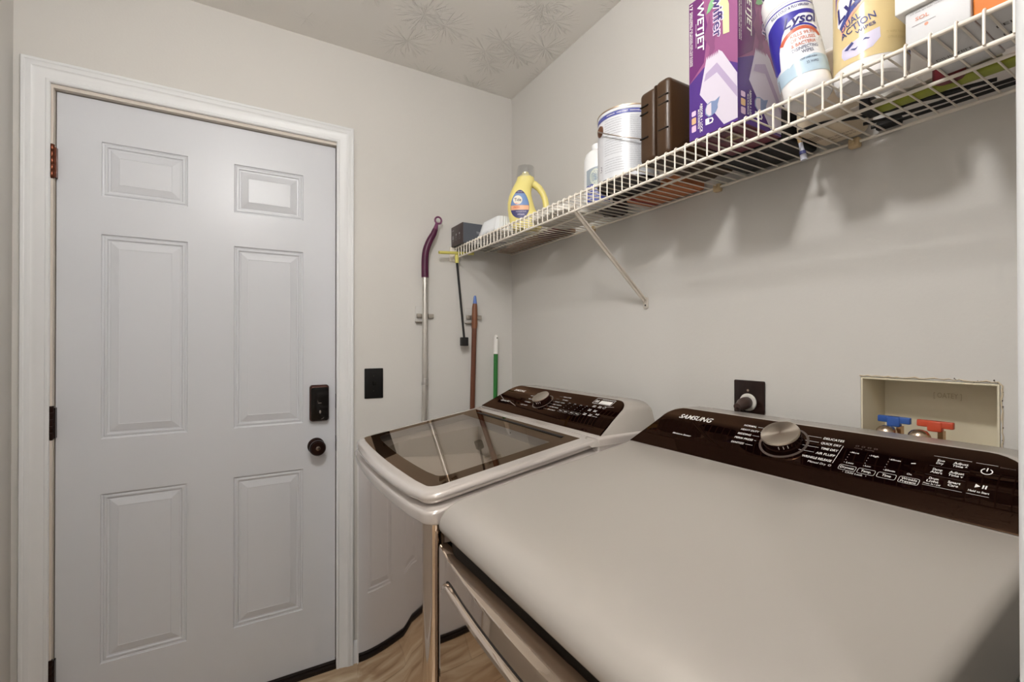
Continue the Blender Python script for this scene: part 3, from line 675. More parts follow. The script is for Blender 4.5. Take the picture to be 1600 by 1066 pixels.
put_text(grey, f, 'Control Lock', 1.6860, 0.1190, width=0.016, height=0.0026, bold=0.01)
for q in range(4): put_frame(grey, f, 1.5045+q*0.0092, 1.5093+q*0.0092, 0.1135, 0.1170, 0.0008, 0.0006)
put_text(grey, f, 'Sensing   Cooling', 1.5040, 0.1085, width=0.030, height=0.0026, bold=0.0)
pr.build('panel_print', M_WHITEPRINT, go, smooth=0); grey.build('panel_lines', mat('dim_print', rgb(96, 80, 74), 0.5), go, smooth=0)

# ================================================================== WALL OUTLET AND SUPPLY BOX
po = thing('power_outlet', 'dark brown power outlet plate with a round white socket, behind the dryer', 'outlet', (0, -1.20, 1.135))
MB().rbox((-0.006, -1.2405, 1.055), (0, -1.1585, 1.172), 0.003, 3, 'x').build('plate', M_BRNPLATE, po)
MB().lathe([(0.022, -0.003), (0.022, -0.0085), (0.020, -0.010)], (0, -1.1985, 1.117), 'x', 32).build('socket', mat('socket_white', rgb(226, 222, 214), 0.4), po)
MB().lathe([(0.0035, -0.006), (0.003, -0.0075)], (0, -1.1985, 1.147), 'x', 14).build('screw', M_CHROME, po)
pc = thing('appliance_cable', 'dark brown plug and cord in the outlet behind the dryer', 'cord', (-0.03, -1.196, 1.117))
MB().frame_lathe([(0.014, 0), (0.0155, 0.012), (0.0145, 0.030), (0.0100, 0.042), (0.0085, 0.058)], (-0.010, -1.1985, 1.117), Vector((-0.9, -0.15, -0.1)).normalized(), Vector((0.1, 0.3, -0.9)).normalized(), Vector((-0.15, 0.9, 0.3)).normalized(), 20).build('plug', mat('plug_brown', rgb(62, 44, 38), 0.4), pc)
MB().tube([(-0.058, -1.207, 1.110), (-0.066, -1.209, 1.103), (-0.064, -1.209, 1.08), (-0.042, -1.209, 1.03), (-0.03, -1.209, 0.9), (-0.03, -1.22, 0.5)], 0.0062, 10).build('cord', M_BRNPLATE, pc)

ob = thing('supply_box', 'cream recessed laundry supply box with torn wall edges', 'utility box', (0.04, -1.546, 1.0))
bx = MB(); d = 0.085; e = 0.0015
rg = [[(0.0, RY0+a, RZ0+a), (0.0, RY1-a, RZ0+a), (0.0, RY1-a, RZ1-a), (0.0, RY0+a, RZ1-a)] for a in (0.0, 0.004)]
def rq(x, a): return [(x, RY0+a, RZ0+a), (x, RY1-a, RZ0+a), (x, RY1-a, RZ1-a), (x, RY0+a, RZ1-a)]
bx.rings([rq(0.002, 0.0005), rq(-0.0008, 0.001), rq(-0.0008, 0.0038), rq(0.004, 0.0045), rq(d, 0.010)], False, True)
bx.build('box_shell', M_CREAM, ob, smooth=0.3)
tf = MB(); bxf = lambda u, v, h: (d-0.001-h, -u, v)
put_text(tf, bxf, '[ OATEY ]', 1.535, 1.158, width=0.042, height=0.010, bold=0.0)
tf.build('moulded_mark', mat('moulded_mark', rgb(198, 184, 150), 0.5), ob, smooth=0)
# torn drywall edge
te = MB()
pts = []
for k in range(60):
    t = k/59
    if t < 0.5: y = RY1+0.001 - (RY1-RY0+0.002)*(t/0.5); z = RZ1+0.001+random.uniform(0.0, 0.0035)
    else: y = RY0-0.001-random.uniform(0, 0.003); z = RZ1 - (RZ1-RZ0)*((t-0.5)/0.5)
    pts.append((-0.0006, y, z))
te.tube(pts, [random.uniform(0.0007, 0.0018) for _ in pts], 5)
te.build('torn_edge', M_PAPER, ob)
tc_ = MB()
for k in range(46):
    if k < 14: y = RY0+random.uniform(0, 0.06); z = RZ1+random.uniform(0.001, 0.006)
    else: y = RY0-random.uniform(0.0008, 0.003); z = random.uniform(RZ0+0.02, RZ1-0.012)
    r = random.uniform(0.0006, 0.0014); tc_.lathe([(r*0.4, -r), (r, 0), (r*0.4, r)], (-0.0006, y, z), n=6)
tag(tc_.build('gypsum_crumbs', M_CRUMB, ob), kind='stuff')
def valve(y, colour, label, dy, z=1.112):
    t = thing('shutoff_valve', label, 'valve', (0.03, y, 1.05))
    hd = MB(); x0 = 0.018
    hd.rbox((x0, y-0.027, z-0.0065), (x0+0.010, y+0.027, z+0.0065), 0.002); hd.rbox((x0-0.002, y-0.011, z-0.014), (x0+0.012, y+0.011, z+0.0065), 0.003)
    hd.build('valve_handle', colour, t)
    MB().lathe([(0.0165, 0), (0.0180, 0.006), (0.0180, 0.018), (0.0160, 0.025), (0.0115, 0.0305), (0.005, 0.033)], (0.004, y+dy, 1.068), n=24).build('valve_body', mat('valve_nickel', rgb(202, 184, 164), 0.25, metal=1.0), t)
    MB().box((0.020, y-0.012, 1.02), (0.034, y-0.004, 1.10)).tube([(0.030, y, 1.03), (0.084, y, 1.03)], 0.010, 12).build('valve_stem', M_BRASS, t)
    h = MB().lathe([(0.016, -0.045), (0.018, -0.04), (0.018, -0.012), (0.015, -0.006)], (0.004, y+dy, 1.074), n=16)
    h.tube([(0.004, y+dy, 1.03), (0.002, y+dy, 1.00), (-0.025, y, 0.985), (-0.035, y, 0.93), (-0.035, y, 0.6)], 0.010, 12)
    h.build('supply_hose', mat('hose_grey', rgb(170, 168, 162), 0.5), t)
valve(-1.492, mat('valve_blue', rgb(52, 92, 168), 0.35), 'blue-handled shutoff valve, left one in the cream supply box', 0.006)
valve(-1.556, mat('valve_red', rgb(206, 84, 56), 0.35), 'red-handled shutoff valve, right one in the cream supply box', 0.018)

# ================================================================== WIRE SHELF
SZ = 1.690; SXF = -0.300; SPC = 0.0269
sh = thing('wire_shelf', 'long white vinyl-coated wire shelf fixed along the right wall', 'shelf', (-0.15, -0.92, SZ))
wg = MB(); k = 0; y = -0.012
while y > YF+0.006:
    rr = 0.0017
    wg.tube([(-0.004, y, SZ+0.0017), (-0.10, y, SZ+0.0017), (-0.20, y, SZ+0.0017), (SXF-0.002, y, SZ+0.0017), (SXF-0.0048, y, SZ-0.001), (SXF-0.0048, y, SZ-0.045)], rr, 6)
    y -= SPC
wg.build('wire_grid', M_WIRE, sh, smooth=0.8)
for nm, x, z, r in (('front_rail', SXF, SZ-0.003, 0.0032), ('lip_rail', SXF, SZ-0.046, 0.0034), ('middle_rail', -0.150, SZ-0.003, 0.0030), ('wall_rail', -0.009, SZ-0.003, 0.0032)):
    MB().tube([(x, -0.008, z), (x, YF+0.002, z)], r, 10).build(nm, M_WIRE, sh)
def bracket(y):
    b = MB()
    a0, a1 = Vector((SXF+0.006, y-0.002, SZ-0.035)), Vector((-0.008, y, 1.405))
    dd_ = (a1-a0).normalized(); sd_ = Vector((0, 1, 0)); up = dd_.cross(sd_)
    b.rings([[p + sd_*q*0.0085 + up*w_*0.0022 for q, w_ in ((-1, -1), (1, -1), (1, 1), (-1, 1))] for p in (a0, a1)])
    b.rings([[p + sd_*q*0.0015 + up*w_*0.005 - up*0.004 for q, w_ in ((-1, -1), (1, -1), (1, 1), (-1, 1))] for p in (a0, a1)])
    b.rprism(rrect(y-0.0100, y+0.0100, 1.377, 1.414, 0.006, 4), -0.0045, -0.0004, 0.0005, 'x')
    b.tube([(SXF+0.006, y-0.010, SZ-0.030), (SXF+0.006, y+0.010, SZ-0.030)], 0.0045, 8)
    bo = b.build('support_bracket', mat('bracket_enamel', rgb(206, 198, 186), 0.4), sh)
    MB().lathe([(0.003, -0.0045), (0.003, -0.0055)], (0, y, 1.388), 'x', 10).build('screw', mat('screw_dark', rgb(60, 58, 56), 0.3, metal=0.8), bo)
bracket(-0.852)
for y in (-0.60, -1.115, -1.438):
    c = MB().rbox((-0.016, y-0.010, SZ-0.014), (-0.0005, y+0.010, SZ+0.006), 0.003); c.lathe([(0.004, -0.018), (0.003, -0.020)], (0, y, SZ-0.004), 'x', 10)
    c.build('wall_clip', mat('clip_stained', rgb(214, 190, 150), 0.5), sh)
eb = MB().rbox((SXF-0.022, -0.010, SZ-0.060), (SXF+0.012, -0.0005, SZ+0.004), 0.003, 3, 'y'); eb.lathe([(0.006, -0.010), (0.004, -0.013)], (SXF-0.012, 0, SZ-0.052), 'y', 12)
eb.build('end_bracket', M_WIRE, sh)
DK = SZ + 0.0036      # top of the deck wires

# ---- generic printed carton: dims; print on the room-side (-x) face
def carton(name, label, cat, x0, x1, y0, y1, z0, z1, m, loc=None, rz=0, group=None, tilt=0):
    cx, cy = (x0+x1)/2, (y0+y1)/2
    t = thing(name, label, cat, (cx, cy, z0), group, (tilt, 0, rz))
    mb = MB().box((x0, y0, z0), (x1, y1, z1))
    return t, mb
def place(o_mb, t): # geometry given in world axes as if unrotated -> bring to the thing's frame
    mtx = t.matrix_world @ Matrix.Translation(-t.location); o_mb.xf(mtx); return o_mb

# ---- small black boxed gadget
t = thing('electronics_box', 'small dark grey gift box at the corner end of the shelf', 'box', (-0.21, -0.065, DK), rot=(0, 0, 0.0))
b1 = MB().rbox((-0.312, -0.126, DK), (-0.10, -0.004, DK+0.086), 0.002); place(b1, t).build('carton_body', mat('box_charcoal', rgb(82, 86, 94), 0.4), t)
f1 = MB().rprism(rrect(-0.1262, -0.0038, DK-0.0001, DK+0.0862, 0.002), -0.3135, -0.3105, 0.0005, 'x'); f1.build('printed_end', mat('box_brown_black', rgb(66, 52, 52), 0.35), t)
p1 = MB(); fe = lambda u, v, h: (-0.3137-h, -u, DK+v)
put_text(p1, fe, 'TOZO', 0.012, 0.066, width=0.022, height=0.005, bold=0.02)
for q, u in enumerate((0.018, 0.052, 0.086)):
    put_poly(p1, fe, rrect(u, u+0.010, 0.030, 0.046, 0.003) if q == 0 else circ(u+0.006, 0.046, 0.005, 12)); put_frame(p1, fe, u-0.001, u+0.013, 0.022, 0.036, 0.003, 0.0008)
fs_ = lambda u, v, h: (-0.312+u, -0.1261-h, DK+v)
put_text(p1, fs_, 'TECHNICAL', 0.062, 0.042, width=0.085, height=0.010, bold=0.02)
p1.build('print', mat('pale_print', rgb(176, 178, 182), 0.5), t, smooth=0)

# ---- clear ribbed container
def clear_tray():
    t = thing('plastic_container', 'translucent white ribbed plastic clamshell leaning behind the yellow bottle', 'container', (-0.2, -0.33, DK))
    mb = MB(); N = 40
    def ring(x0, x1, y0, y1, z, amp): 
        P = []
        for i, (x, y) in enumerate(sub_poly(rrect(x0, x1, y0, y1, 0.02, 3), 0.006)):
            a = amp if i % 2 else 0; cx, cy = (x0+x1)/2, (y0+y1)/2; v = Vector((x-cx, y-cy)); l = v.length; P.append((cx+v.x*(1-a/l), cy+v.y*(1-a/l), z))
        return P
    R0 = sub_poly(rrect(-0.297, -0.13, -0.395, -0.215, 0.02, 3), 0.006); cx, cy = -0.2135, -0.305; rings = []
    for k, z, amp in ((1, 0, 0), (1.0, 0.004, 0), (0.96, 0.006, 0.0), (0.90, 0.020, 0.004), (0.80, 0.052, 0.004), (0.76, 0.060, 0), (0.70, 0.062, 0)):
        ring_ = []
        for i, (x, y) in enumerate(R0):
            v = Vector((x-cx, y-cy)); l = v.length; kk = k*(1-(amp/l if i % 2 else 0)); ring_.append((cx+v.x*kk, cy+v.y*kk, DK+z))
        rings.append(ring_)
    mb.rings(rings); mb.build('clamshell', mat('frosted_plastic', rgb(226, 228, 230), 0.2), t, smooth=0.5)
clear_tray()

# ---- yellow detergent bottle with handle
def detergent():
    cx, cy = -0.195, -0.438
    a = math.radians(32.0)               # faces the camera side of the room
    t = thing('detergent_bottle', 'yellow laundry detergent bottle with clear cap and looped handle', 'bottle', (cx, cy, DK))
    R = Vector((math.cos(a), -math.sin(a), 0)); Fv = Vector((math.sin(a), math.cos(a), 0)); Z = Vector((0, 0, 1)); O = Vector((cx, cy, DK))
    P = lambda x, d, z: O + R*x + Fv*d + Z*z
    yel = mat('detergent_yellow', rgb(236, 222, 138), 0.32)
    # silhouette of the hollow body (x right, z up): left side body and right boundary by the handle hole
    mb = MB()
    rows = [(0.000, -0.046, 0.052, 0.030), (0.004, -0.052, 0.058, 0.034), (0.02, -0.058, 0.064, 0.036), (0.045, -0.064, 0.055, 0.036), (0.075, -0.068, 0.036, 0.036), (0.10, -0.068, 0.028, 0.035),
            (0.125, -0.063, 0.022, 0.033), (0.145, -0.055, 0.020, 0.031), (0.162, -0.047, 0.024, 0.028), (0.178, -0.038, 0.033, 0.025), (0.188, -0.034, 0.032, 0.024), (0.196, -0.032, 0.030, 0.024)]
    rings = []
    for z, xl, xr, d in rows:
        c = (xl+xr)/2; h = (xr-xl)/2; ring = []
        for k in range(36):
            q = 2*PI*k/36; cc, ss = math.cos(q), math.sin(q); e = 2.6; s_ = (abs(cc)**e+abs(ss)**e)**(-1/e); ring.append(P(c+h*cc*s_, d*ss*s_, z))
        rings.append(ring)
    mb.rings(rings); bo = mb.build('bottle_body', yel, t, smooth=1.2)
    hd = MB(); path = [(0.020, 0.176), (0.034, 0.170), (0.050, 0.157), (0.063, 0.138), (0.072, 0.115), (0.076, 0.090), (0.074, 0.065), (0.067, 0.042), (0.056, 0.025)]
    # smooth path
    pp = []
    for i in range(len(path)-1):
        for q in range(3): s_ = q/3; pp.append((path[i][0]*(1-s_)+path[i+1][0]*s_, path[i][1]*(1-s_)+path[i+1][1]*s_))
    pp.append(path[-1])
    hd.tube([P(x, 0, z) for x, z in pp], [0.0145-0.003*math.sin(PI*i/(len(pp)-1)) for i in range(len(pp))], 14); hd.build('bottle_handle', yel, t, smooth=1.2)
    cp = MB(); cp.rings([[P(-0.001+r*math.cos(2*PI*k/28), r*math.sin(2*PI*k/28), z) for k in range(28)] for r, z in ((0.033, 0.196), (0.034, 0.200), (0.0335, 0.232), (0.032, 0.2355), (0.0005, 0.2355))], False, False)
    cp.build('cap', M_CLEARCAP, t, smooth=0.6)
    sp = MB(); sp.rings([[P(-0.001+r*math.cos(2*PI*k/20), r*math.sin(2*PI*k/20), z) for k in range(20)] for r, z in ((0.024, 0.196), (0.022, 0.204), (0.014, 0.207), (0.012, 0.216))]); sp.build('pour_spout', mat('spout_pale', rgb(226, 216, 160), 0.4), t)
    def lf(u, v, h):      # label map on the front of the body
        zz = v; row = None
        for i in range(len(rows)-1):
            if rows[i][0] <= zz <= rows[i+1][0]:
                s_ = (zz-rows[i][0])/(rows[i+1][0]-rows[i][0]); row = [rows[i][j]*(1-s_)+rows[i+1][j]*s_ for j in range(4)]; break
        if row is None: row = rows[-1] if zz > 0.1 else rows[0]
        c = (row[1]+row[2])/2; hw = (row[2]-row[1])/2; q = max(-0.98, min(0.98, (u-c)/hw)); e = 2.6
        dd_ = row[3]*(1-abs(q)**e)**(1/e)
        return tuple(P(u, -dd_-h, v))
    LB = lambda n, P_, m, h: (lambda mb: (put_poly(mb, lf, P_, h, 0.006), mb.build(n, m, bo, smooth=1.0)))(MB())
    egg = [(-0.022+0.034*math.cos(q)*(1-0.22*math.sin(q)), 0.088+0.053*math.sin(q)) for q in [2*PI*k/36 for k in range(36)]]
    LB('label', egg, mat('label_navy', rgb(64, 62, 112), 0.4), 0.0008)
    clip = lambda z0, z1: [(x*0.97-0.0006, max(z0, min(z1, z))) for x, z in egg]
    def band(z0, z1):
        out = []
        for k in range(13):
            z = z0+(z1-z0)*k/12; s_ = (z-0.088)/0.053; 
            if abs(s_) >= 1: continue
            w_ = 0.034*math.sqrt(1-s_*s_)*(1-0.22*s_)*0.96; out.append((z, w_))
        return [(-0.022+w_, z) for z, w_ in out] + [(-0.022-w_, z) for z, w_ in reversed(out)]
    LB('label_sky', band(0.084, 0.128), mat('label_blue', rgb(110, 140, 190), 0.4), 0.0012)
    LB('label_peach', band(0.066, 0.083), mat('label_peach', rgb(232, 176, 136), 0.4), 0.0012)
    LB('label_disc', circ(-0.030, 0.103, 0.017, 24), mat('label_cream', rgb(234, 228, 210), 0.4), 0.0016)
    tx = MB(); put_text(tx, lf, 'Tide', -0.030, 0.098, width=0.026, height=0.012, bold=0.03, align='c', h=0.002); tx.build('label_name', mat('label_ink', rgb(60, 50, 80), 0.5), bo, smooth=0)
    tx = MB(); put_text(tx, lf, 'SIMPLY', -0.032, 0.088, width=0.018, height=0.004, bold=0.02, align='c', h=0.002); put_text(tx, lf, 'FRESH', -0.034, 0.072, width=0.022, height=0.007, bold=0.03, align='c', h=0.002)
    tx.build('label_scent', mat('label_orange', rgb(214, 96, 48), 0.5), bo, smooth=0)
    tx = MB(); put_text(tx, lf, 'daybreak fresh', -0.018, 0.058, width=0.038, height=0.004, bold=0.01, align='c', h=0.0016); put_text(tx, lf, '64 loads', -0.018, 0.047, width=0.026, height=0.005, bold=0.02, align='c', h=0.0016)
    put_text(tx, lf, 'clean smells', -0.022, 0.132, width=0.018, height=0.003, bold=0.02, align='c', h=0.0016)
    tx.build('label_small_print', mat('label_lilac', rgb(206, 196, 220), 0.5), bo, smooth=0)
detergent()

def simple_box(name, label, cat, a, b, m, r=0.003, group=None, part=None, pm=None):
    t = thing(name, label, cat, ((a[0]+b[0])/2, (a[1]+b[1])/2, min(a[2], b[2])), group)
    MB().rbox(a, b, r).build('box_body' if part is None else part, m, t); return t

# things lying on the deck near the wall, seen mostly from below through the wires
ft = thing('flat_tray', 'flat white plastic tray lying on the shelf behind the yellow bottle', 'tray', (-0.12, -0.60, DK))
MB().rprism(rrect(-0.245, -0.050, -0.740, -0.520, 0.05, 6), DK, DK+0.006, 0.002, 'z').build('tray_base', mat('tray_white', rgb(226, 222, 214), 0.4), ft)
trm = MB(); O_ = rrect(-0.245, -0.050, -0.740, -0.520, 0.05, 6); trm.rings([[(x, y, DK+0.005) for x, y in offset_poly(O_, -0.004)], [(x, y, DK+0.018) for x, y in O_], [(x, y, DK+0.018) for x, y in offset_poly(O_, -0.003)], [(x, y, DK+0.006) for x, y in offset_poly(O_, -0.007)]], False, False); trm.build('tray_rim', MATS['tray_white'], ft)
pb = thing('folded_bag', 'maroon and tan paper bag folded flat against the wall by the corner', 'bag', (-0.06, -0.30, DK))
MB().rbox((-0.088, -0.500, DK), (-0.006, -0.010, DK+0.014), 0.003).build('bag_body', mat('bag_tan', rgb(150, 108, 78), 0.7, noise=(30, 0.6)), pb)
MB().rbox((-0.089, -0.500, DK-0.0005), (-0.030, -0.360, DK+0.016), 0.003).build('bag_band', mat('bag_maroon', rgb(82, 34, 34), 0.6), pb)
# second can behind the paint can
def lathe_thing(name, label, cat, c, parts):
    t = thing(name, label, cat, c)
    for nm, prof, m in parts: MB().lathe(prof, c, n=40).build(nm, m, t)
    return t
lathe_thing('coating_can', 'short dark can at the wall behind the paint can', 'can', (-0.072, -0.770, DK),
    [('can_body', [(0.050, 0.003), (0.052, 0.0), (0.054, 0.001), (0.0535, 0.004), (0.0535, 0.100), (0.054, 0.104)], mat('can_dark', rgb(40, 24, 22), 0.35, metal=0.6)), ('can_lid', [(0.050, 0.100), (0.051, 0.107), (0.045, 0.105)], M_CHROME)])
op = thing('paper_package', 'orange and tan paper package at the wall behind the paint can', 'package', (-0.05, -0.96, DK))
MB().rbox((-0.110, -1.075, DK), (-0.006, -0.875, DK+0.030), 0.006).build('package_body', mat('package_orange', rgb(214, 132, 84), 0.6, noise=(18, 0.45)), op)
MB().rbox((-0.1105, -0.915, DK-0.0004), (-0.0055, -0.890, DK+0.031), 0.006).build('package_band', mat('package_red', rgb(140, 44, 40), 0.6), op)

# ---- white and blue jug
t = thing('cleaner_jug', 'white cleaner jug with blue and silver label, left of the paint can', 'bottle', (-0.165, -0.812, DK))
c = (-0.165, -0.812, DK)
MB().lathe([(0.040, 0.0), (0.0435, 0.003), (0.0435, 0.120), (0.0425, 0.140), (0.038, 0.155), (0.028, 0.164), (0.020, 0.168)], c, n=40).build('jug_body', mat('jug_white', rgb(232, 232, 232), 0.3), t)
MB().lathe([(0.019, 0.166), (0.020, 0.168), (0.020, 0.184), (0.018, 0.187)], c, n=28).build('jug_cap', mat('jug_white', rgb(232, 232, 232), 0.3), t)
def cyl_map(c, R0, a0, z0=0.0, tiltm=None):
    """u = arc length to the right as seen from outside, v = height; a0 = outward direction of u=0"""
    def f(u, v, h):
        a = a0 + u/R0; p = Vector((c[0]+(R0+h)*math.cos(a), c[1]+(R0+h)*math.sin(a), c[2]+z0+v))
        return tuple(tiltm @ p) if tiltm is not None else tuple(p)
    return f
camdir = lambda c: math.atan2(-1.9072-c[1], -1.1167-c[0])
jf = cyl_map(c, 0.0435, camdir(c))
def lay(parent, f, polys, name, m, h, L=0.006): 
    mb = MB()
    for p in polys: put_poly(mb, f, p, h, L)
    return mb.build(name, m, parent, smooth=0.8)
lay(t, jf, [[(-0.040, 0.002), (0.040, 0.002), (0.040, 0.070), (0.0, 0.058), (-0.040, 0.050)]], 'label_blue_field', mat('jug_blue', rgb(58, 70, 150), 0.4), 0.0005)
lay(t, jf, [[(-0.040, 0.050), (0.0, 0.058), (0.040, 0.070), (0.040, 0.116), (-0.010, 0.105), (-0.040, 0.098)]], 'label_silver_field', mat('jug_silver', rgb(150, 160, 168), 0.35), 0.0005)
lay(t, jf, [circ(-0.008, 0.075, 0.015, 24, 0.022)], 'label_emblem', mat('jug_emblem', rgb(110, 130, 150), 0.4), 0.0008)
lay(t, jf, [arcband(-0.008, 0.075, 0.016, 0.0175, 0, 2*PI, 24, 1.4)], 'label_emblem_ring', mat('jug_ring', rgb(200, 205, 190), 0.4), 0.0008)
mb = MB(); put_text(mb, jf, 'GALLO', -0.030, 0.044, width=0.030, height=0.007, bold=0.02, h=0.0008)
for q in range(4): put_text(mb, jf, 'CLEANS AND SHINES', -0.032, 0.034-q*0.008, width=0.055-0.006*q, height=0.0045, bold=0.02, h=0.0008)
mb.build('label_text', M_WHITEPRINT, t, smooth=0)

# ---- gallon paint can
def paint_can():
    c = (-0.205, -0.982, DK); R0 = 0.083
    t = thing('paint_can', 'gallon paint can with white printed label, blue band and wire bail', 'can', c)
    MB().lathe([(0.078, 0.004), (0.080, 0.0), (R0, 0.0005), (R0, 0.004), (0.0815, 0.006), (0.0815, 0.176), (R0, 0.178), (R0, 0.184), (0.080, 0.186)], c, n=56).build('can_body', mat('can_label_white', rgb(216, 218, 222), 0.28, noise=(9, 0.12)), t)
    MB().lathe([(0.0785, 0.003), (0.0795, -0.0002), (0.0835, 0.0), (0.0838, 0.004), (0.082, 0.006)], c, n=56, cap=True).build('can_base', mat('can_base_dark', rgb(40, 26, 22), 0.35, metal=0.7), t)
    MB().lathe([(0.070, 0.182), (0.081, 0.183), (0.0838, 0.1845), (0.0838, 0.188), (0.081, 0.1895), (0.077, 0.187), (0.070, 0.184)], c, n=56).build('can_rim', mat('can_tin', rgb(196, 176, 156), 0.3, metal=0.9), t)
    f = cyl_map(c, 0.0818, camdir(c)); ca = camdir(c)
    bl = mat('can_blue', rgb(72, 78, 150), 0.35)
    lay(t, f, [[(-0.125, 0.166), (0.125, 0.166), (0.125, 0.1765), (-0.125, 0.1765)]], 'blue_band', bl, 0.0004)
    lay(t, f, [[(-0.125, 0.010), (-0.075, 0.010), (-0.075, 0.165), (-0.125, 0.165)]], 'label_end', mat('can_pale', rgb(206, 206, 210), 0.35), 0.0004)
    mb = MB(); random.seed(3)
    wds = 'SHAKE STIR APPLY AT ROOM TEMPERATURE DRY TIME CLEAN UP WITH SOAP AND WATER INTERIOR LATEX WALL FINISH USE BRUSH ROLLER OR SPRAY TWO COATS PREPARE SURFACE'.split()
    for col, (u0, u1) in enumerate(((-0.068, -0.008), (0.004, 0.066))):
        for r_ in range(30 if col else 22):
            if not col and r_ % 8 == 7: continue
            s_ = ' '.join(random.choice(wds) for _ in range(7)); put_text(mb, f, s_, u0, 0.158-r_*(0.0048 if col else 0.0065), width=(u1-u0)*random.uniform(0.85, 1), height=0.0022, bold=0.0, h=0.0005)
    mb.build('label_text', mat('can_text', rgb(112, 112, 122), 0.6), t, smooth=0)
    mb = MB(); put_text(mb, f, 'INTERIOR   ONE COAT   WASHABLE   LOW ODOR', -0.060, 0.1695, width=0.13, height=0.0035, bold=0.02, h=0.0007); mb.build('band_text', M_WHITEPRINT, t, smooth=0)
    mb = MB(); put_text(mb, f, '3', -0.088, 0.030, height=0.016, bold=0.0, h=0.0007); mb.build('gallon_mark', mat('can_text', rgb(112, 112, 122), 0.6), t, smooth=0)
    # ears and bail
    ea = ca - 1.08
    for s_, nm in ((ea, 1), (ea+PI, 2)):
        ax = Vector((math.cos(s_), math.sin(s_), 0)); tv = Vector((-math.sin(s_), math.cos(s_), 0))
        MB().frame_lathe([(0.015, 0), (0.0145, 0.003), (0.009, 0.006), (0.004, 0.007)], Vector(c)+ax*0.0815+Vector((0, 0, 0.142)), ax, tv, Vector((0, 0, 1)), 20).build('bail_ear', mat('ear_brown', rgb(112, 76, 56), 0.35, metal=0.5), t)
    pts = []
    for k in range(25):
        q = k/24; a = ea + q*PI; pts.append(Vector(c) + Vector((math.cos(a), math.sin(a), 0))*(0.0905+0.004*math.sin(PI*q)) + Vector((0, 0, 0.142-0.052*math.sin(PI*q))))
    MB().tube(pts, 0.0016, 8).build('wire_bail', mat('bail_wire', rgb(160, 148, 138), 0.3, metal=0.8), t)
paint_can()

# ---- brown moulded tool case standing on end
def tool_case():
    t = thing('tool_case', 'brown moulded plastic tool case standing beside the paint can', 'case', (-0.16, -1.150, DK))
    m = mat('case_brown', rgb(64, 44, 26), 0.33, bump=(900, 0.25, 0.0004))
    x0, x1, y0, y1, z1 = -0.290, -0.05, -1.196, -1.103, DK+0.178
    ym = (y0+y1)/2-0.004
    MB().rbox((x0, ym-0.0005, DK), (x1, y1, z1-0.004), 0.013, 5, 'y').build('case_shell', m, t)
    MB().rbox((x0-0.002, y0, DK), (x1, ym+0.0003, z1), 0.013, 5, 'y').build('case_shell', m, t)
    MB().rbox((x0-0.003, ym-0.0015, DK+0.003), (x1+0.002, ym+0.0015, z1-0.003), 0.012, 4, 'y').build('seam', mat('case_seam', rgb(60, 41, 26), 0.5), t)
    g = MB()
    for z in (0.060, 0.118, 0.136):
        for a, b in ((y0+0.0, ym-0.012), (ym+0.016, y1-0.006)): g.box((x0-0.0028, a+0.004, DK+z), (x0+0.01, b, DK+z+0.0022))
    g.build('groove', M_BLACK, t)
tool_case()

# ---- mop pad carton: the same print on its front and its long side
def pad_carton(label, x0, x1, y0, y1, z0, z1):
    cx, cy = (x0+x1)/2, (y0+y1)/2; Hh = z1-z0
    t = thing('mop_pad_box', label, 'box', (cx, cy, z0))
    bo = MB().box((x0, y0, z0), (x1, y1, z1)).build('carton', mat('carton_purple', rgb(84, 46, 104), 0.3), t, smooth=0)
    pad_print(bo, lambda u, v, h: (x0-0.0001-h, y1-u, z0+v), y1-y0, Hh, 1.0, 'front')
    pad_print(bo, lambda u, v, h: (x0+u, y0-0.0001-h, z0+v), x1-x0, Hh, 1.34, 'side')
    W = y1-y0; fb = lambda u, v, h: (x0+v, y1-u, z0-0.0002-h)
    m_ = MB(); m_.add([fb(0, 0, 0), fb(W, 0, 0), fb(W, x1-x0, 0), fb(0, x1-x0, 0)], [(0, 1, 2, 3)]); m_.build('base_panel', mat('carton_maroon', rgb(104, 30, 52), 0.35), bo, smooth=0)
    m_ = MB(); put_poly(m_, fb, circ(W*0.55, 0.06, 0.020, 20, 0.014), 0.0002); m_.build('base_logo', mat('base_cream', rgb(180, 160, 120), 0.4), bo, smooth=0)
    m_ = MB(); put_text(m_, fb, 'Swiffer', W*0.30, 0.053, width=0.05, height=0.012, bold=0.03, h=0.0004); put_text(m_, fb, 'WETJET', W*0.2, 0.020, width=0.06, height=0.010, bold=0.03, h=0.0003); m_.build('base_text', mat('base_ink', rgb(60, 20, 34), 0.4), bo, smooth=0)
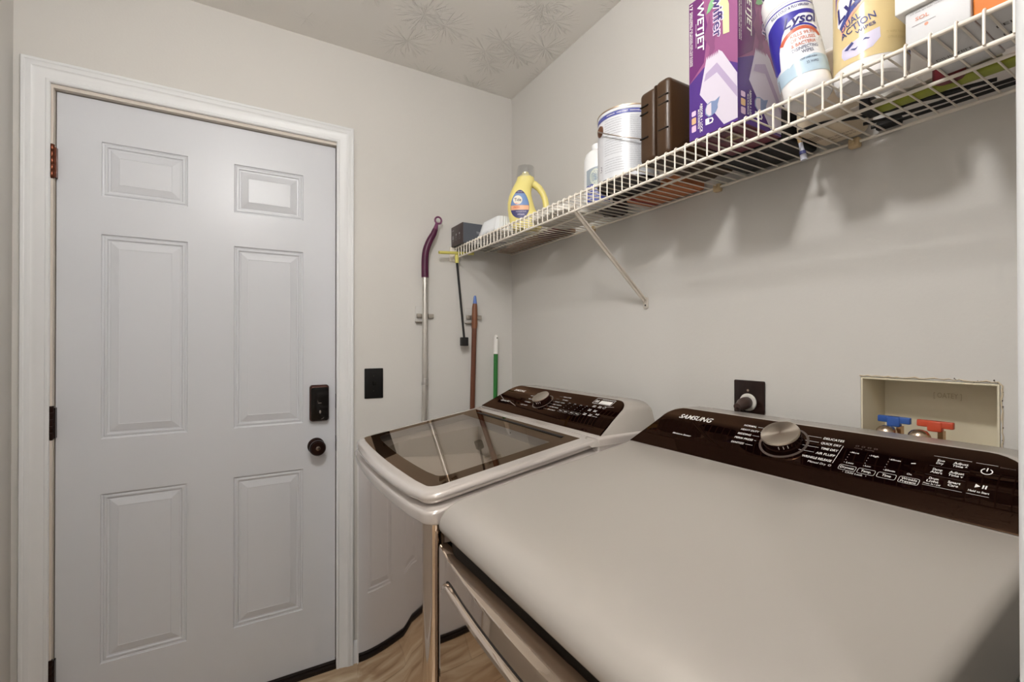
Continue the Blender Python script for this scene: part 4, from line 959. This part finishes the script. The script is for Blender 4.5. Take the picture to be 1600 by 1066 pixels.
def pad_print(bo, f, W, Hh, k, side):
    def P(name, polys, m, h):
        mb = MB()
        for q in polys: put_poly(mb, f, q, h)
        mb.build(side+'_'+name, m, bo, smooth=0)
    S = lambda L: [(min(max(u*k, 0), W), v) for u, v in L]
    P('field_magenta', [S([(0, 0.1205), (0.036, 0.140), (0.085, 0.1295), (0.115, 0.1108), (0.115, Hh), (0, Hh)])], mat('carton_magenta', rgb(146, 86, 128), 0.25), 0.0002)
    P('field_violet', [S([(0, 0), (0.115, 0), (0.115, 0.1108), (0.085, 0.1295), (0.036, 0.140), (0, 0.1205)])], mat('carton_violet', rgb(78, 50, 124), 0.25), 0.0002)
    P('field_plum', [S([(0, 0.1205), (0.036, 0.150), (0.046, 0.215), (0.030, Hh), (0, Hh)])], mat('carton_plum', rgb(104, 46, 104), 0.25), 0.0004)
    P('field_rays', [S([(0.036, 0.20), (0.050, 0.240), (0.062, 0.165), (0.058, 0.160)])], mat('carton_ray', rgb(130, 76, 116), 0.25), 0.0005)
    P('field_ray', [S([(0.046, 0.150), (0.058, 0.160), (0.068, 0.225), (0.060, 0.230)])], mat('carton_ray', rgb(130, 76, 116), 0.25), 0.00056)
    pads = [(0.043, 0.1584)]
    for i in range(7):
        pads += [(0.043+0.0038*i+0.0019, 0.150), (0.043+0.0038*(i+1), 0.1584)]
    pads += [(0.078, 0.150), (0.1097, 0.0924), (0.1136, 0.0054), (0.0812, 0.0045), (0.026, 0.0881)]
    pad_m = mat('carton_pad_white', rgb(202, 194, 208), 0.35); P('pad_picture', [S(pads)], pad_m, 0.0006)
    P('pad_stripe', [S([(0.0405, 0.124), (0.0662, 0.1345), (0.1120, 0.0640), (0.1126, 0.0440), (0.0661, 0.1150), (0.0365, 0.1095)])], mat('carton_pad_stripe', rgb(168, 152, 182), 0.35), 0.0008)
    P('drop_picture', [S([(0.0389+0.0, 0.0517), (0.0395, 0.041), (0.047, 0.033), (0.0534, 0.0327), (0.063, 0.036), (0.068, 0.0435), (0.0675, 0.050), (0.0729, 0.0645), (0.062, 0.060), (0.052, 0.063), (0.043, 0.060)])], mat('carton_drop', rgb(120, 136, 172), 0.35), 0.0010)
    P('drop_light', [S([(0.0410, 0.0517), (0.0415, 0.042), (0.048, 0.035), (0.0534, 0.0347), (0.0534, 0.0605), (0.044, 0.058)])], mat('carton_drop_light', rgb(206, 196, 206), 0.35), 0.0012)
    P('lock_picture', [S([(0.0396, 0.0312), (0.0480, 0.0312), (0.0490, 0.0180), (0.0400, 0.0189)]), S([(0.0490, 0.0305), (0.0560, 0.0290), (0.0585, 0.024), (0.0562, 0.0185), (0.0490, 0.0180), (0.0490, 0.0205), (0.0545, 0.0215), (0.0555, 0.024), (0.0540, 0.0270), (0.0490, 0.0280)])], M_WHITEPRINT, 0.0012)
    P('colour_chip', [S(rrect(0.0062, 0.0165, 0.0480+0.0015, 0.0600, 0.002))], mat('chip_lilac', rgb(220, 190, 216), 0.35), 0.0008)
    P('colour_chip', [S(rrect(0.0062, 0.0168, 0.0325, 0.0460, 0.002))], mat('chip_tan', rgb(212, 172, 130), 0.35), 0.0008)
    P('colour_chip', [S(rrect(0.0062, 0.0170, 0.0160, 0.0295, 0.002))], mat('chip_mauve', rgb(206, 176, 200), 0.35), 0.0008)
    sw = [S([(0.0425, 0.2452), (0.048, 0.262), (0.0595, 0.276), (0.080, 0.270), (0.0915, 0.240), (0.0925, 0.1800), (0.0800, 0.1876), (0.079, 0.215), (0.058, 0.255)])]
    P('logo_swirl', [S([(0.0425, 0.2452), (0.048, 0.262), (0.0595, 0.276), (0.070, 0.270), (0.058, 0.252), (0.050, 0.246)])], mat('carton_green', rgb(128, 176, 130), 0.3), 0.0008)
    P('logo_cream', [S([(0.070, 0.274), (0.086, 0.262), (0.0930, 0.235), (0.0935, 0.1800), (0.0800, 0.1830), (0.079, 0.215), (0.066, 0.262)])], mat('carton_cream', rgb(206, 206, 160), 0.3), 0.0007)
    m_ = MB(); put_text(m_, f, 'Swiffer', 0.0590*k, 0.283, width=0.100, height=0.0215, bold=0.09, h=0.0010, rot=-PI/2); m_.build(side+'_logo_outline', mat('carton_logo_halo', rgb(232, 214, 234), 0.3), bo, smooth=0)
    m_ = MB(); put_text(m_, f, 'Swiffer', 0.0590*k, 0.283, width=0.098, height=0.020, bold=0.015, h=0.0013, rot=-PI/2); m_.build(side+'_logo_name', mat('carton_logo_ink', rgb(66, 52, 110), 0.3), bo, smooth=0)
    m_ = MB(); put_text(m_, f, 'WETJET', 0.0215*k, 0.2765, width=0.100, height=0.0150, bold=0.03, shear=0.15, h=0.0008, rot=-PI/2)
    put_text(m_, f, '17', 0.0020, 0.287, width=0.012, height=0.0072, bold=0.03, h=0.0008, rot=-PI/2)
    put_text(m_, f, 'MOPPING PADS  ALMOHADILLAS PARA TRAPEAR', 0.0022*k, 0.272, width=0.115, height=0.0030, bold=0.02, h=0.0008, rot=-PI/2); put_text(m_, f, 'FRESH FIBERS  FOR WOOD AND TILE FLOORS', 0.0060*k, 0.272, width=0.115, height=0.0030, bold=0.02, h=0.0008, rot=-PI/2)
    put_line(m_, f, (0.0175*k, 0.240), (0.0175*k, 0.190), 0.0006, 0.0008)
    put_text(m_, f, 'ABSORB + LOCK', 0.0275*k, 0.069, width=0.060, height=0.0052, bold=0.03, h=0.0008, rot=-PI/2); put_text(m_, f, 'MULTI-SURFACE', 0.0215*k, 0.0585, width=0.040, height=0.0036, bold=0.03, h=0.0008, rot=-PI/2); put_line(m_, f, (0.0262*k, 0.066), (0.0262*k, 0.010), 0.0005, 0.0008)
    m_.build(side+'_text', M_WHITEPRINT, bo, smooth=0)
pad_carton('tall purple mop pad carton between the brown tool case and the slim wipes canister', -0.297, -0.152, -1.3655, -1.255, DK+0.0005, DK+0.292)

# black flat tool box lying behind the cartons
bt = thing('black_case', 'flat black case lying behind the purple carton, seen through the shelf wires', 'case', (-0.09, -1.28, DK))
MB().rbox((-0.148, -1.368, DK), (-0.012, -1.200, DK+0.075), 0.006).build('case_body', M_BLACK, bt); MB().rbox((-0.1495, -1.30, DK+0.03), (-0.144, -1.24, DK+0.05), 0.001).build('latch', M_BLACKG, bt)
# beige jug
t = thing('plastic_jug', 'beige plastic jug with a printed sticker, behind the round wipes canister', 'bottle', (-0.07, -1.44, DK))
MB().rbox((-0.128, -1.470, DK), (-0.014, -1.378, DK+0.15), 0.016, 5).build('jug_body', mat('jug_beige', rgb(214, 198, 172), 0.4), t)
MB().lathe([(0.02, 0.148), (0.02, 0.17), (0.017, 0.173)], (-0.07, -1.424, DK), n=24).build('jug_cap', M_WHITEPRINT, t)
mb = MB(); fb = lambda u, v, h: (-0.128+v, -1.378-u, DK-0.0003-h)
for q in range(5): put_line(mb, fb, (0.012+q*0.004, 0.03), (0.012+q*0.004, 0.06), 0.0014)
for q in range(2): put_text(mb, fb, 'BEST BEFORE 04 25', 0.035+q*0.0, 0.075-q*0.014, width=0.045, height=0.006, bold=0.01)
mb.build('base_print', mat('tan_print', rgb(120, 100, 84), 0.6), t, smooth=0)

# ---- wipes canisters
def wipes(label, c, R0, hb, tilt, kind):
    t = thing('wipes_canister', label, 'canister', c, 'disinfecting wipes canisters on the shelf')
    T = Matrix.Translation(c) @ Matrix.Rotation(tilt, 4, 'X') @ Matrix.Translation((-c[0], -c[1], -c[2]))
    white = mat('wipes_white', rgb(232, 230, 230), 0.22)
    MB().lathe([(R0*0.5, 0.006), (R0*0.78, 0.003), (R0*0.86, 0.0), (R0*0.94, 0.003), (R0*0.99, 0.012), (R0, 0.022), (R0, hb), (R0*0.985, hb+0.002)], c, n=64).xf(T).build('canister_body', white, t)
    MB().lathe([(R0*1.0, hb+0.002), (R0*1.02, hb+0.004), (R0*1.01, hb+0.030), (R0*0.95, hb+0.038), (R0*0.3, hb+0.042)], c, n=64).xf(T).build('canister_lid', white if kind == 1 else mat('wipes_lid_yellow', rgb(236, 206, 130), 0.3), t)
    f = cyl_map(c, R0, camdir(c) , 0.0, T)
    g = lambda u, v, h: f(u, v, h+0.0002)
    L = lambda nm, polys, m, h: lay(t, g, polys, nm, m, h, 0.006)
    navy = mat('wipes_navy', rgb(54, 48, 150), 0.3)
    if kind == 1:
        L('label_field', [[(-0.075, 0.030), (0.075, 0.030), (0.075, 0.168), (-0.075, 0.168)]], mat('wipes_label_white', rgb(226, 228, 234), 0.25), 0.0002)
        L('label_sky', [[(-0.075, 0.030), (0.075, 0.030), (0.075, 0.058), (0.02, 0.062), (-0.02, 0.054), (-0.075, 0.058)]], mat('wipes_sky', rgb(176, 198, 214), 0.3), 0.0004)
        L('label_top_line', [[(-0.075, 0.1655), (0.075, 0.1655), (0.075, 0.168), (-0.075, 0.168)], [(-0.075, 0.172), (0.075, 0.172), (0.075, 0.1726), (-0.075, 0.1726)]], navy, 0.0004)
        sw = [(-0.06, 0.118), (-0.046, 0.146), (-0.02, 0.154), (0.01, 0.151), (0.045, 0.152), (0.045, 0.143), (0.012, 0.143), (-0.006, 0.134), (-0.019, 0.116), (-0.030, 0.092), (-0.036, 0.060), (-0.05, 0.058), (-0.06, 0.07)]
        L('label_swoosh', [sw], navy, 0.0005)
        L('label_oval', [[(-0.012+0.0*x, 0) for x in range(0)] or arcband(0.006, 0.088, 0.0, 0.0345, 0, PI, 20, 0.92)], mat('wipes_label_white', rgb(226, 228, 234), 0.25), 0.0005)
        L('label_red_arc', [arcband(0.008, 0.080, 0.034, 0.041, 0.55, 2.6, 16, 0.95)], mat('wipes_red', rgb(190, 92, 66), 0.35), 0.0007)
        L('label_navy_arc', [arcband(0.008, 0.0825, 0.040, 0.0435, 0.8, 1.9, 14, 0.95)], navy, 0.0009)
        L('label_cloth', [[(-0.024, 0.058), (-0.012, 0.072), (-0.004, 0.078), (-0.005, 0.066), (-0.012, 0.056), (-0.020, 0.052)]], M_WHITEPRINT, 0.0008)
        mb = MB(); put_text(mb, g, 'Lysol', -0.015, 0.1245, width=0.058, height=0.0195, bold=0.035, shear=0.35, h=0.0010); put_text(mb, g, 'KILLS COLD & FLU VIRUSES*', -0.030, 0.1575, width=0.064, height=0.0052, bold=0.03, h=0.0008)
        mb.build('label_name', mat('wipes_ink', rgb(50, 46, 110), 0.4), t, smooth=0)
        mb = MB()
        for q, s_ in enumerate(('KILLS 99.9%', 'OF VIRUSES', '& BACTERIA')): put_text(mb, g, s_, -0.008-0.001*q, 0.1015-q*0.0092, width=0.038, height=0.0062, bold=0.03, h=0.0010)
        mb.build('label_claim', mat('wipes_orange_ink', rgb(196, 120, 96), 0.4), t, smooth=0)
        mb = MB(); put_text(mb, g, 'DISINFECTING', -0.010, 0.0745, width=0.040, height=0.0060, bold=0.02, h=0.0010); put_text(mb, g, 'WIPES', 0.0025, 0.0665, width=0.018, height=0.0060, bold=0.02, h=0.0010); put_text(mb, g, 'CRISP LINEN SCENT', -0.002, 0.0545, width=0.026, height=0.0032, bold=0.02, h=0.0010); put_text(mb, g, '35 WIPES', 0.006, 0.045, width=0.018, height=0.0045, bold=0.0, h=0.0010)
        mb.build('label_kind', mat('wipes_slate', rgb(84, 88, 112), 0.4), t, smooth=0)
        mb = MB()
        for q in range(14): put_line(mb, g, (-0.052, 0.012+q*0.0028), (-0.046, 0.012+q*0.0028), 0.0012, 0.0006)
        mb.build('barcode', mat('barcode_brown', rgb(96, 66, 54), 0.5), t, smooth=0)
    else:
        L('label_field', [[(-0.098, 0.026), (0.098, 0.026), (0.098, 0.210), (-0.098, 0.210)]], mat('wipes_sand', rgb(214, 192, 142), 0.22), 0.0002)
        L('label_purple', [[(-0.056, 0.118), (-0.052, 0.145), (-0.040, 0.160), (0.03, 0.165), (0.03, 0.205), (-0.056, 0.205)]], mat('wipes_purple', rgb(124, 92, 150), 0.3), 0.0004)
        L('label_oval', [[(-0.050, 0.100), (-0.048, 0.140), (-0.030, 0.158), (0.0, 0.163), (0.022, 0.163), (0.018, 0.140), (-0.010, 0.132), (-0.030, 0.116), (-0.044, 0.092)]], mat('wipes_label_white', rgb(226, 228, 234), 0.25), 0.0006)
        L('label_blue_arc', [[(-0.045, 0.0945), (-0.030, 0.1145), (-0.008, 0.1310), (0.020, 0.1395), (0.019, 0.1330), (-0.004, 0.1240), (-0.024, 0.1080), (-0.041, 0.0875)]], mat('wipes_blue', rgb(72, 84, 150), 0.3), 0.0008)
        L('label_red_arc', [[(-0.042, 0.0870), (-0.024, 0.1085), (-0.004, 0.1245), (0.020, 0.1325), (0.016, 0.1280), (-0.004, 0.1190), (-0.022, 0.1040), (-0.041, 0.0780)]], mat('wipes_salmon', rgb(226, 160, 132), 0.35), 0.0008)
        L('label_pad', [[(-0.040, 0.056), (-0.020, 0.060), (0.012, 0.068), (0.013, 0.052), (0.003, 0.040), (-0.018, 0.034), (-0.036, 0.036), (-0.041, 0.044)]], mat('wipes_lilac', rgb(206, 200, 222), 0.3), 0.0006)
        mb = MB(); put_text(mb, g, 'Lysol', -0.047, 0.1020, width=0.072, height=0.024, bold=0.03, shear=0.35, h=0.0010, rot=0.42); mb.build('label_name', mat('wipes_ink', rgb(50, 46, 110), 0.4), t, smooth=0)
        mb = MB(); put_text(mb, g, 'DUAL', -0.040, 0.0845, width=0.030, height=0.0105, bold=0.02, h=0.0010, rot=0.30); put_text(mb, g, 'ACTION', -0.040, 0.0715, width=0.050, height=0.0105, bold=0.02, h=0.0010, rot=0.28); put_text(mb, g, 'WIPES', -0.018, 0.0685, width=0.026, height=0.0052, bold=0.03, h=0.0010, rot=0.24)
        put_poly(mb, g, [(-0.036, 0.052), (-0.024, 0.060), (-0.021, 0.056), (-0.030, 0.049)], 0.0010); put_poly(mb, g, [(-0.026, 0.048), (-0.006, 0.058), (0.0, 0.055), (-0.020, 0.044)], 0.0010)
        mb.build('label_kind', mat('wipes_slate_blue', rgb(66, 70, 124), 0.4), t, smooth=0)
        mb = MB(); put_text(mb, g, '75 WIPES 7 IN X 8 IN', 0.020, 0.0560, width=0.034, height=0.0036, bold=0.0, h=0.0008); put_text(mb, g, 'CITRUS SCENT', 0.022, 0.0475, width=0.026, height=0.0036, bold=0.0, h=0.0008); mb.build('label_small_print', mat('wipes_olive', rgb(186, 162, 112), 0.4), t, smooth=0)
        mb = MB(); mb.mi = 0; put_poly(mb, g, [(0.056, 0.028), (0.070, 0.028), (0.070, 0.062), (0.056, 0.062)], 0.0006, 0.006); mb.build('side_panel', mat('wipes_side', rgb(196, 200, 216), 0.4), t, smooth=0.8)
        mb = MB()
        for q in range(5): put_line(mb, g, (0.058, 0.032+q*0.005), (0.067, 0.032+q*0.005), 0.0016, 0.0009)
        mb.build('side_text', mat('wipes_slate_blue', rgb(66, 70, 124), 0.4), t, smooth=0)
wipes('slim white and navy wipes canister leaning towards the purple carton', (-0.250, -1.470, DK+0.004), 0.0385, 0.175, -0.205, 1)
wipes('large sand-yellow wipes canister standing upright beside the white cartons', (-0.216, -1.549, DK), 0.0505, 0.212, 0.0, 2)

# ---- stacked cartons at the near end
t = thing('lamp_carton', 'pale grey carton with small orange logo, under the white one', 'box', (-0.20, -1.66, DK), 'white cartons at the near end of the shelf')
MB().rbox((-0.292, -1.6915, DK), (-0.150, -1.622, DK+0.047), 0.002).build('carton', mat('carton_grey', rgb(206, 206, 208), 0.5), t)
mb = MB(); fg = lambda u, v, h: (-0.2922-h, -1.622-u, DK+v)
put_text(mb, fg, 'SOL', 0.012, 0.030, width=0.015, height=0.005, bold=0.02); put_poly(mb, fg, circ(0.024, 0.020, 0.0022, 16))
mb.build('logo', mat('logo_salmon', rgb(214, 140, 110), 0.5), t, smooth=0)
mb = MB(); put_line(mb, fg, (0.008, 0.024), (0.034, 0.024), 0.0006); put_text(mb, fg, 'soft white light bulbs replacement 60 watt 4 pack', 0.006, 0.041, width=0.060, height=0.0024, bold=0.0); mb.build('print', mat('grey_ink', rgb(140, 134, 134), 0.5), t, smooth=0)
mb = MB(); fu = lambda u, v, h: (-0.292+v, -1.622-u, DK-0.0002-h)
for q in range(2): put_text(mb, fu, 'DAYLIGHT' if q == 0 else 'DIMMABLE', 0.010, 0.090-q*0.012, width=0.050-0.01*q, height=0.007, bold=0.0)
mb.build('base_print', mat('dark_ink', rgb(70, 64, 62), 0.5), t, smooth=0)
t = thing('bulb_carton', 'white carton on top of the pale grey one', 'box', (-0.20, -1.66, DK+0.047), 'white cartons at the near end of the shelf')
MB().rbox((-0.299, -1.684, DK+0.0475), (-0.160, -1.612, DK+0.165), 0.002).build('carton', mat('carton_white', rgb(228, 226, 222), 0.45), t)
mb = MB(); fw = lambda u, v, h: (-0.2992-h, -1.612-u, DK+0.0475+v); put_text(mb, fw, 'GE', 0.018, 0.020, width=0.018, height=0.012, bold=0.0); mb.build('print', mat('grey_ink', rgb(140, 134, 134), 0.5), t, smooth=0)
t = thing('orange_carton', 'orange carton with a pale printed base, nearest on the shelf', 'box', (-0.22, -1.75, DK))
MB().rbox((-0.288, -1.805, DK), (-0.160, -1.6925, DK+0.130), 0.002).build('carton', mat('carton_orange', rgb(214, 122, 48), 0.4), t)
MB().box((-0.2885, -1.790, DK+0.050), (-0.2875, -1.740, DK+0.090)).build('label', M_WHITEPRINT, t)
MB().rbox((-0.2875, -1.8045, DK-0.0006), (-0.1605, -1.693, DK+0.001), 0.0005).build('base_panel', MATS['carton_grey'], t)
mb = MB(); fo = lambda u, v, h: (-0.288+v, -1.693-u, DK-0.0008-h)
for q in range(2): put_text(mb, fo, 'LED 9W E26' if q == 0 else 'Made in China', 0.010, 0.045+q*0.030, width=0.070, height=0.008, bold=0.0)
mb.build('base_print', MATS['dark_ink'], t, smooth=0)
t = thing('maroon_bottle', 'dark maroon bottle between the sand-yellow canister and the white cartons', 'bottle', (-0.1, -1.612, DK))
MB().lathe([(0.018, 0), (0.020, 0.003), (0.020, 0.11), (0.010, 0.135)], (-0.128, -1.622, DK), n=24).build('bottle_body', mat('maroon_plastic', rgb(104, 34, 40), 0.35), t); MB().lathe([(0.011, 0.133), (0.011, 0.155)], (-0.128, -1.622, DK), n=20).build('cap', M_BLACK, t)

# lime handle, white roll and black cords lying at the back of the shelf
t = thing('lime_tool', 'lime green flat-handled tool lying at the back of the shelf', 'tool', (-0.09, -1.62, DK))
gh = MB(); gh.rings([[(x-0.0*k, y, z) for x, z in rrect(-0.118+0.0*k, -0.092+0.004*k, DK, DK+0.010, 0.004, 3)] for k, y in enumerate((-1.515, -1.60, -1.70, -1.815))]); gh.build('handle', mat('lime', rgb(150, 158, 52), 0.4), t)
MB().rbox((-0.128, -1.513, DK), (-0.084, -1.495, DK+0.03), 0.003).build('head', M_BLACK, t)
t = thing('paper_roll', 'white paper roll lying at the back of the shelf near its end', 'roll', (-0.045, -1.70, DK+0.03))
MB().lathe([(0.012, 0.0), (0.030, 0.0), (0.031, 0.002), (0.031, 0.118), (0.030, 0.12), (0.012, 0.12)], (-0.047, -1.815, DK+0.0390), 'y', 32).build('roll', mat('roll_white', rgb(226, 220, 212), 0.7), t)
MB().lathe([(0.011, -0.001), (0.0125, -0.001), (0.0125, 0.121), (0.011, 0.121)], (-0.047, -1.815, DK+0.0390), 'y', 24, cap=False).build('core', mat('card_tan', rgb(180, 150, 112), 0.8), t)
t = thing('white_sheet', 'crumpled white paper sheet on the shelf beneath the black cords', 'paper', (-0.07, -1.6, DK))
sg = MB(); nx, ny = 10, 24; random.seed(5)
vs = [(-0.125+0.055*i/nx*1.0+0.04*(j/ny)*0, -1.480-0.20*j/ny, DK+0.0135+random.uniform(0, 0.004)) for i in range(nx+1) for j in range(ny+1)]
sg.add(vs, [(i*(ny+1)+j, i*(ny+1)+j+1, (i+1)*(ny+1)+j+1, (i+1)*(ny+1)+j) for i in range(nx) for j in range(ny)]); so = sg.build('sheet', mat('sheet_white', rgb(222, 214, 204), 0.8), t); sm = so.modifiers.new('solid', 'SOLIDIFY'); sm.thickness = 0.0006
def curve_pts(pts, n=8):
    out = []
    P = [Vector(p) for p in pts]
    for i in range(len(P)-1):
        a, b, c, d = P[max(i-1, 0)], P[i], P[i+1], P[min(i+2, len(P)-1)]
        for k in range(n):
            t = k/n; out.append(0.5*((2*b)+(-a+c)*t+(2*a-5*b+4*c-d)*t*t+(-a+3*b-3*c+d)*t**3))
    out.append(P[-1]); return out
t = thing('extension_cord', 'black cords looping along the back of the shelf', 'cord', (-0.06, -1.5, DK))
z = DK+0.0035
cc = MB()
for pts in ([(-0.140, -1.395, z), (-0.137, -1.44, z), (-0.105, -1.482, z), (-0.085, -1.52, z), (-0.080, -1.58, z), (-0.055, -1.66, z)],
            [(-0.064, -1.476, z), (-0.052, -1.51, z), (-0.040, -1.60, z), (-0.030, -1.72, z), (-0.022, -1.82, z)],
            [(-0.030, -1.476, z+.001), (-0.024, -1.51, z), (-0.018, -1.58, z), (-0.014, -1.68, z)],
            [(-0.085, -1.52, z+.001), (-0.074, -1.555, z+.004), (-0.066, -1.60, z), (-0.062, -1.63, z)]):
    cc.tube(curve_pts(pts), 0.0034, 8)
cc.build('cord', M_BLACK, t, smooth=1.2)
MB().rbox((-0.020, -1.520, DK), (-0.006, -1.478, DK+0.016), 0.004).build('plug', M_BLACK, t)
# small brush hanging down through the wires
t = thing('label_brush', 'small clear-handled brush poking down through the shelf wires', 'brush', (-0.075, -1.372, 1.66))
a, b = Vector((-0.105, -1.3765, 1.704)), Vector((-0.098, -1.3835, 1.652))
MB().tube([a, a*0.7+b*0.3], [0.0050, 0.0045], 12).build('ferrule', mat('ferrule_amber', rgb(170, 140, 96), 0.4), t)
MB().tube([a*0.7+b*0.3, a*0.45+b*0.55, a*0.2+b*0.8, b], [0.0040, 0.0042, 0.0062, 0.0066], 14).build('brush_handle', mat('handle_lilac', rgb(206, 208, 222), 0.25), t)
MB().tube([a*0.36+b*0.64, a*0.22+b*0.78], [0.0059, 0.0066], 14).build('printed_band', mat('wipes_slate_blue', rgb(66, 70, 124), 0.4), t)

# ================================================================== THINGS HANGING ON THE DOOR WALL
# adhesive broom clips
def broom_clip(x, z, label):
    t = thing('broom_clip', label, 'clip', (x, 0, z), 'broom clips on the door wall')
    MB().rprism(rrect(x-0.038, x+0.014, z-0.040, z+0.042, 0.006, 4), -0.003, -0.0003, 0.001, 'y').build('backing', mat('clip_clear', rgb(206, 204, 200), 0.3), t)
    c = MB(); c.rbox((x-0.034, -0.016, z-0.010), (x-0.016, -0.002, z+0.008), 0.002); c.rbox((x+0.016, -0.016, z-0.010), (x+0.040, -0.002, z+0.008), 0.002)
    c.rbox((x-0.030, -0.008, z-0.010), (x+0.036, -0.002, z+0.008), 0.002); c.build('jaws', mat('clip_silver', rgb(178, 170, 160), 0.3, metal=0.6), t)
    c = MB(); c.rbox((x-0.040, -0.020, z-0.030), (x-0.006, -0.002, z-0.024), 0.002); c.build('spring_arm', MATS['clip_silver'], t)
broom_clip(-0.440, 1.386, 'grey broom clip gripping the silver mop pole')
broom_clip(-0.209, 1.386, 'grey broom clip gripping the brown broom handle')
# mop with silver pole and purple handle
mp_ = thing('mop', 'silver-poled mop with curved purple grip and hanging ring', 'mop', (-0.446, -0.026, 0))
X0, Y0 = -0.4445, -0.0285
MB().tube([(X0-0.006, Y0, 0.06), (X0-0.003, Y0, 0.94)], 0.0125, 16).build('pole', mat('pole_silver', rgb(206, 202, 196), 0.25, metal=0.7), mp_)
MB().tube([(X0-0.003, Y0, 0.94), (X0-0.001, Y0, 1.10)], 0.0122, 16).build('pole', MATS['pole_silver'], mp_)
MB().tube([(X0-0.001, Y0, 1.09), (X0-0.001, Y0, 1.10), (X0, Y0, 1.12)], [0.0135, 0.0137, 0.0130], 16).build('collar', mat('collar_silver', rgb(190, 186, 182), 0.3, metal=0.6), mp_)
MB().tube([(X0-0.001, Y0, 1.115), (X0, Y0, 1.552)], 0.0116, 16).build('pole', MATS['pole_silver'], mp_)
pur = mat('grip_purple', rgb(78, 22, 56), 0.4); pl_ = mat('grip_mauve', rgb(112, 54, 92), 0.4)
gp_ = curve_pts([(X0, Y0, 1.548), (X0+0.000, Y0, 1.62), (X0+0.004, Y0-0.004, 1.665), (X0+0.018, Y0-0.008, 1.705), (X0+0.034, Y0-0.010, 1.735), (X0+0.042, Y0-0.010, 1.755)], 5)
MB().tube(gp_, [0.0150-0.004*(i/(len(gp_)-1))**3 for i in range(len(gp_))], 16).build('grip', pur, mp_, smooth=1.2)
MB().tube([(X0+0.042, Y0-0.010, 1.753), (X0+0.046, Y0-0.010, 1.768), (X0+0.050, Y0-0.010, 1.783)], [0.0115, 0.0085, 0.0065], 14).build('grip_neck', pl_, mp_)
ring = [(X0+0.056+0.0145*math.cos(q), Y0-0.010, 1.796+0.0145*math.sin(q)) for q in [2*PI*k/24 for k in range(25)]]
MB().tube(ring, 0.0038, 10, cap=False).build('hanging_ring', pl_, mp_, smooth=1.2)
mh = MB().rbox((X0-0.12, -0.075, 0.0), (X0+0.10, -0.010, 0.022), 0.006); mh.tube([(X0-0.006, Y0, 0.02), (X0-0.006, Y0, 0.065)], 0.015, 12); mh.build('mop_head', pur, mp_)
# T-handled spring tool hung on the shelf lip
st = thing('t_handle_tool', 'yellow T-handled tool with black braided shaft hanging from the shelf end', 'tool', (-0.31, -0.06, 1.655))
TY = -0.050; yl = mat('tool_yellow', rgb(214, 204, 110), 0.4)
TT = Vector((-0.313, TY, 1.656))
MB().tube([(-0.3925, TY-0.006, 1.655), (-0.225, TY+0.004, 1.668)], 0.0065, 14).build('crossbar', yl, st)
MB().tube([(-0.308, TY, 1.654), (-0.3065, TY, 1.618)], [0.0085, 0.0078], 14).build('stem', yl, st)
sf = MB(); A, B = Vector((-0.3065, TY, 1.620)), Vector((-0.2690, TY+0.008, 1.292)); N = 150
sf.tube([A+(B-A)*k/N for k in range(N+1)], [0.0052 if k % 2 else 0.0046 for k in range(N+1)], 10); sf.build('braided_shaft', mat('braid_black', rgb(26, 24, 24), 0.5), st, smooth=0.3)
MB().rbox((-0.2835, TY-0.006, 1.256), (-0.2535, TY+0.022, 1.294), 0.003).build('square_end', M_BLACK, st)
# brown broom handle
bh = thing('broom', 'brown-handled broom with a blue tip, held in the right-hand clip', 'broom', (-0.215, -0.028, 0))
bm_ = mat('broom_brown', rgb(108, 62, 42), 0.35, noise=(20, 0.3))
MB().tube([(-0.232, -0.026, 0.10), (-0.2215, -0.026, 0.98), (-0.2115, -0.026, 1.34)], 0.0112, 16).build('handle', bm_, bh)
MB().tube([(-0.2117, -0.026, 1.335), (-0.2105, -0.026, 1.36), (-0.2095, -0.026, 1.430), (-0.2085, -0.026, 1.446)], [0.0125, 0.0135, 0.0120, 0.0095], 16).build('grip', mat('broom_grip', rgb(124, 78, 52), 0.4), bh)
MB().tube([(-0.2085, -0.026, 1.442), (-0.2080, -0.026, 1.474), (-0.2078, -0.026, 1.482)], [0.0098, 0.0062, 0.0045], 16).build('tip', mat('tip_blue', rgb(92, 122, 190), 0.4), bh)
bb = MB(); bb.rings([[(-0.233+sx*w_, -0.026+sy*0.022, z) for sx, sy in ((-1, -1), (1, -1), (1, 1), (-1, 1))] for z, w_ in ((0.0, 0.055), (0.09, 0.045), (0.13, 0.02))]); bb.build('bristles', mat('bristle_blue', rgb(60, 84, 140), 0.8), bh)
# green handle with white end
gh_ = thing('scrub_brush', 'green-handled brush with white hang-hole end, leaning in the corner', 'brush', (-0.10, -0.03, 0))
MB().tube([(-0.128, -0.045, 0.05), (-0.1015, -0.026, 1.222)], 0.0098, 14).build('handle', mat('handle_green', rgb(44, 118, 52), 0.35), gh_)
we = MB().tube([(-0.1015, -0.026, 1.218), (-0.1000, -0.025, 1.275), (-0.0992, -0.0245, 1.300), (-0.0991, -0.0245, 1.306)], [0.0108, 0.0108, 0.0098, 0.006], 16); we.build('end_cap', M_WHITEPRINT, gh_)
MB().lathe([(0.0032, -0.0100), (0.0032, -0.0118)], (-0.0995, -0.0245, 1.292), 'y', 12).build('hang_hole', mat('hole_grey', rgb(90, 88, 86), 0.7), gh_)
MB().rbox((-0.155, -0.075, 0.0), (-0.06, -0.02, 0.07), 0.01).build('brush_head', mat('handle_green', rgb(44, 118, 52), 0.35), gh_)
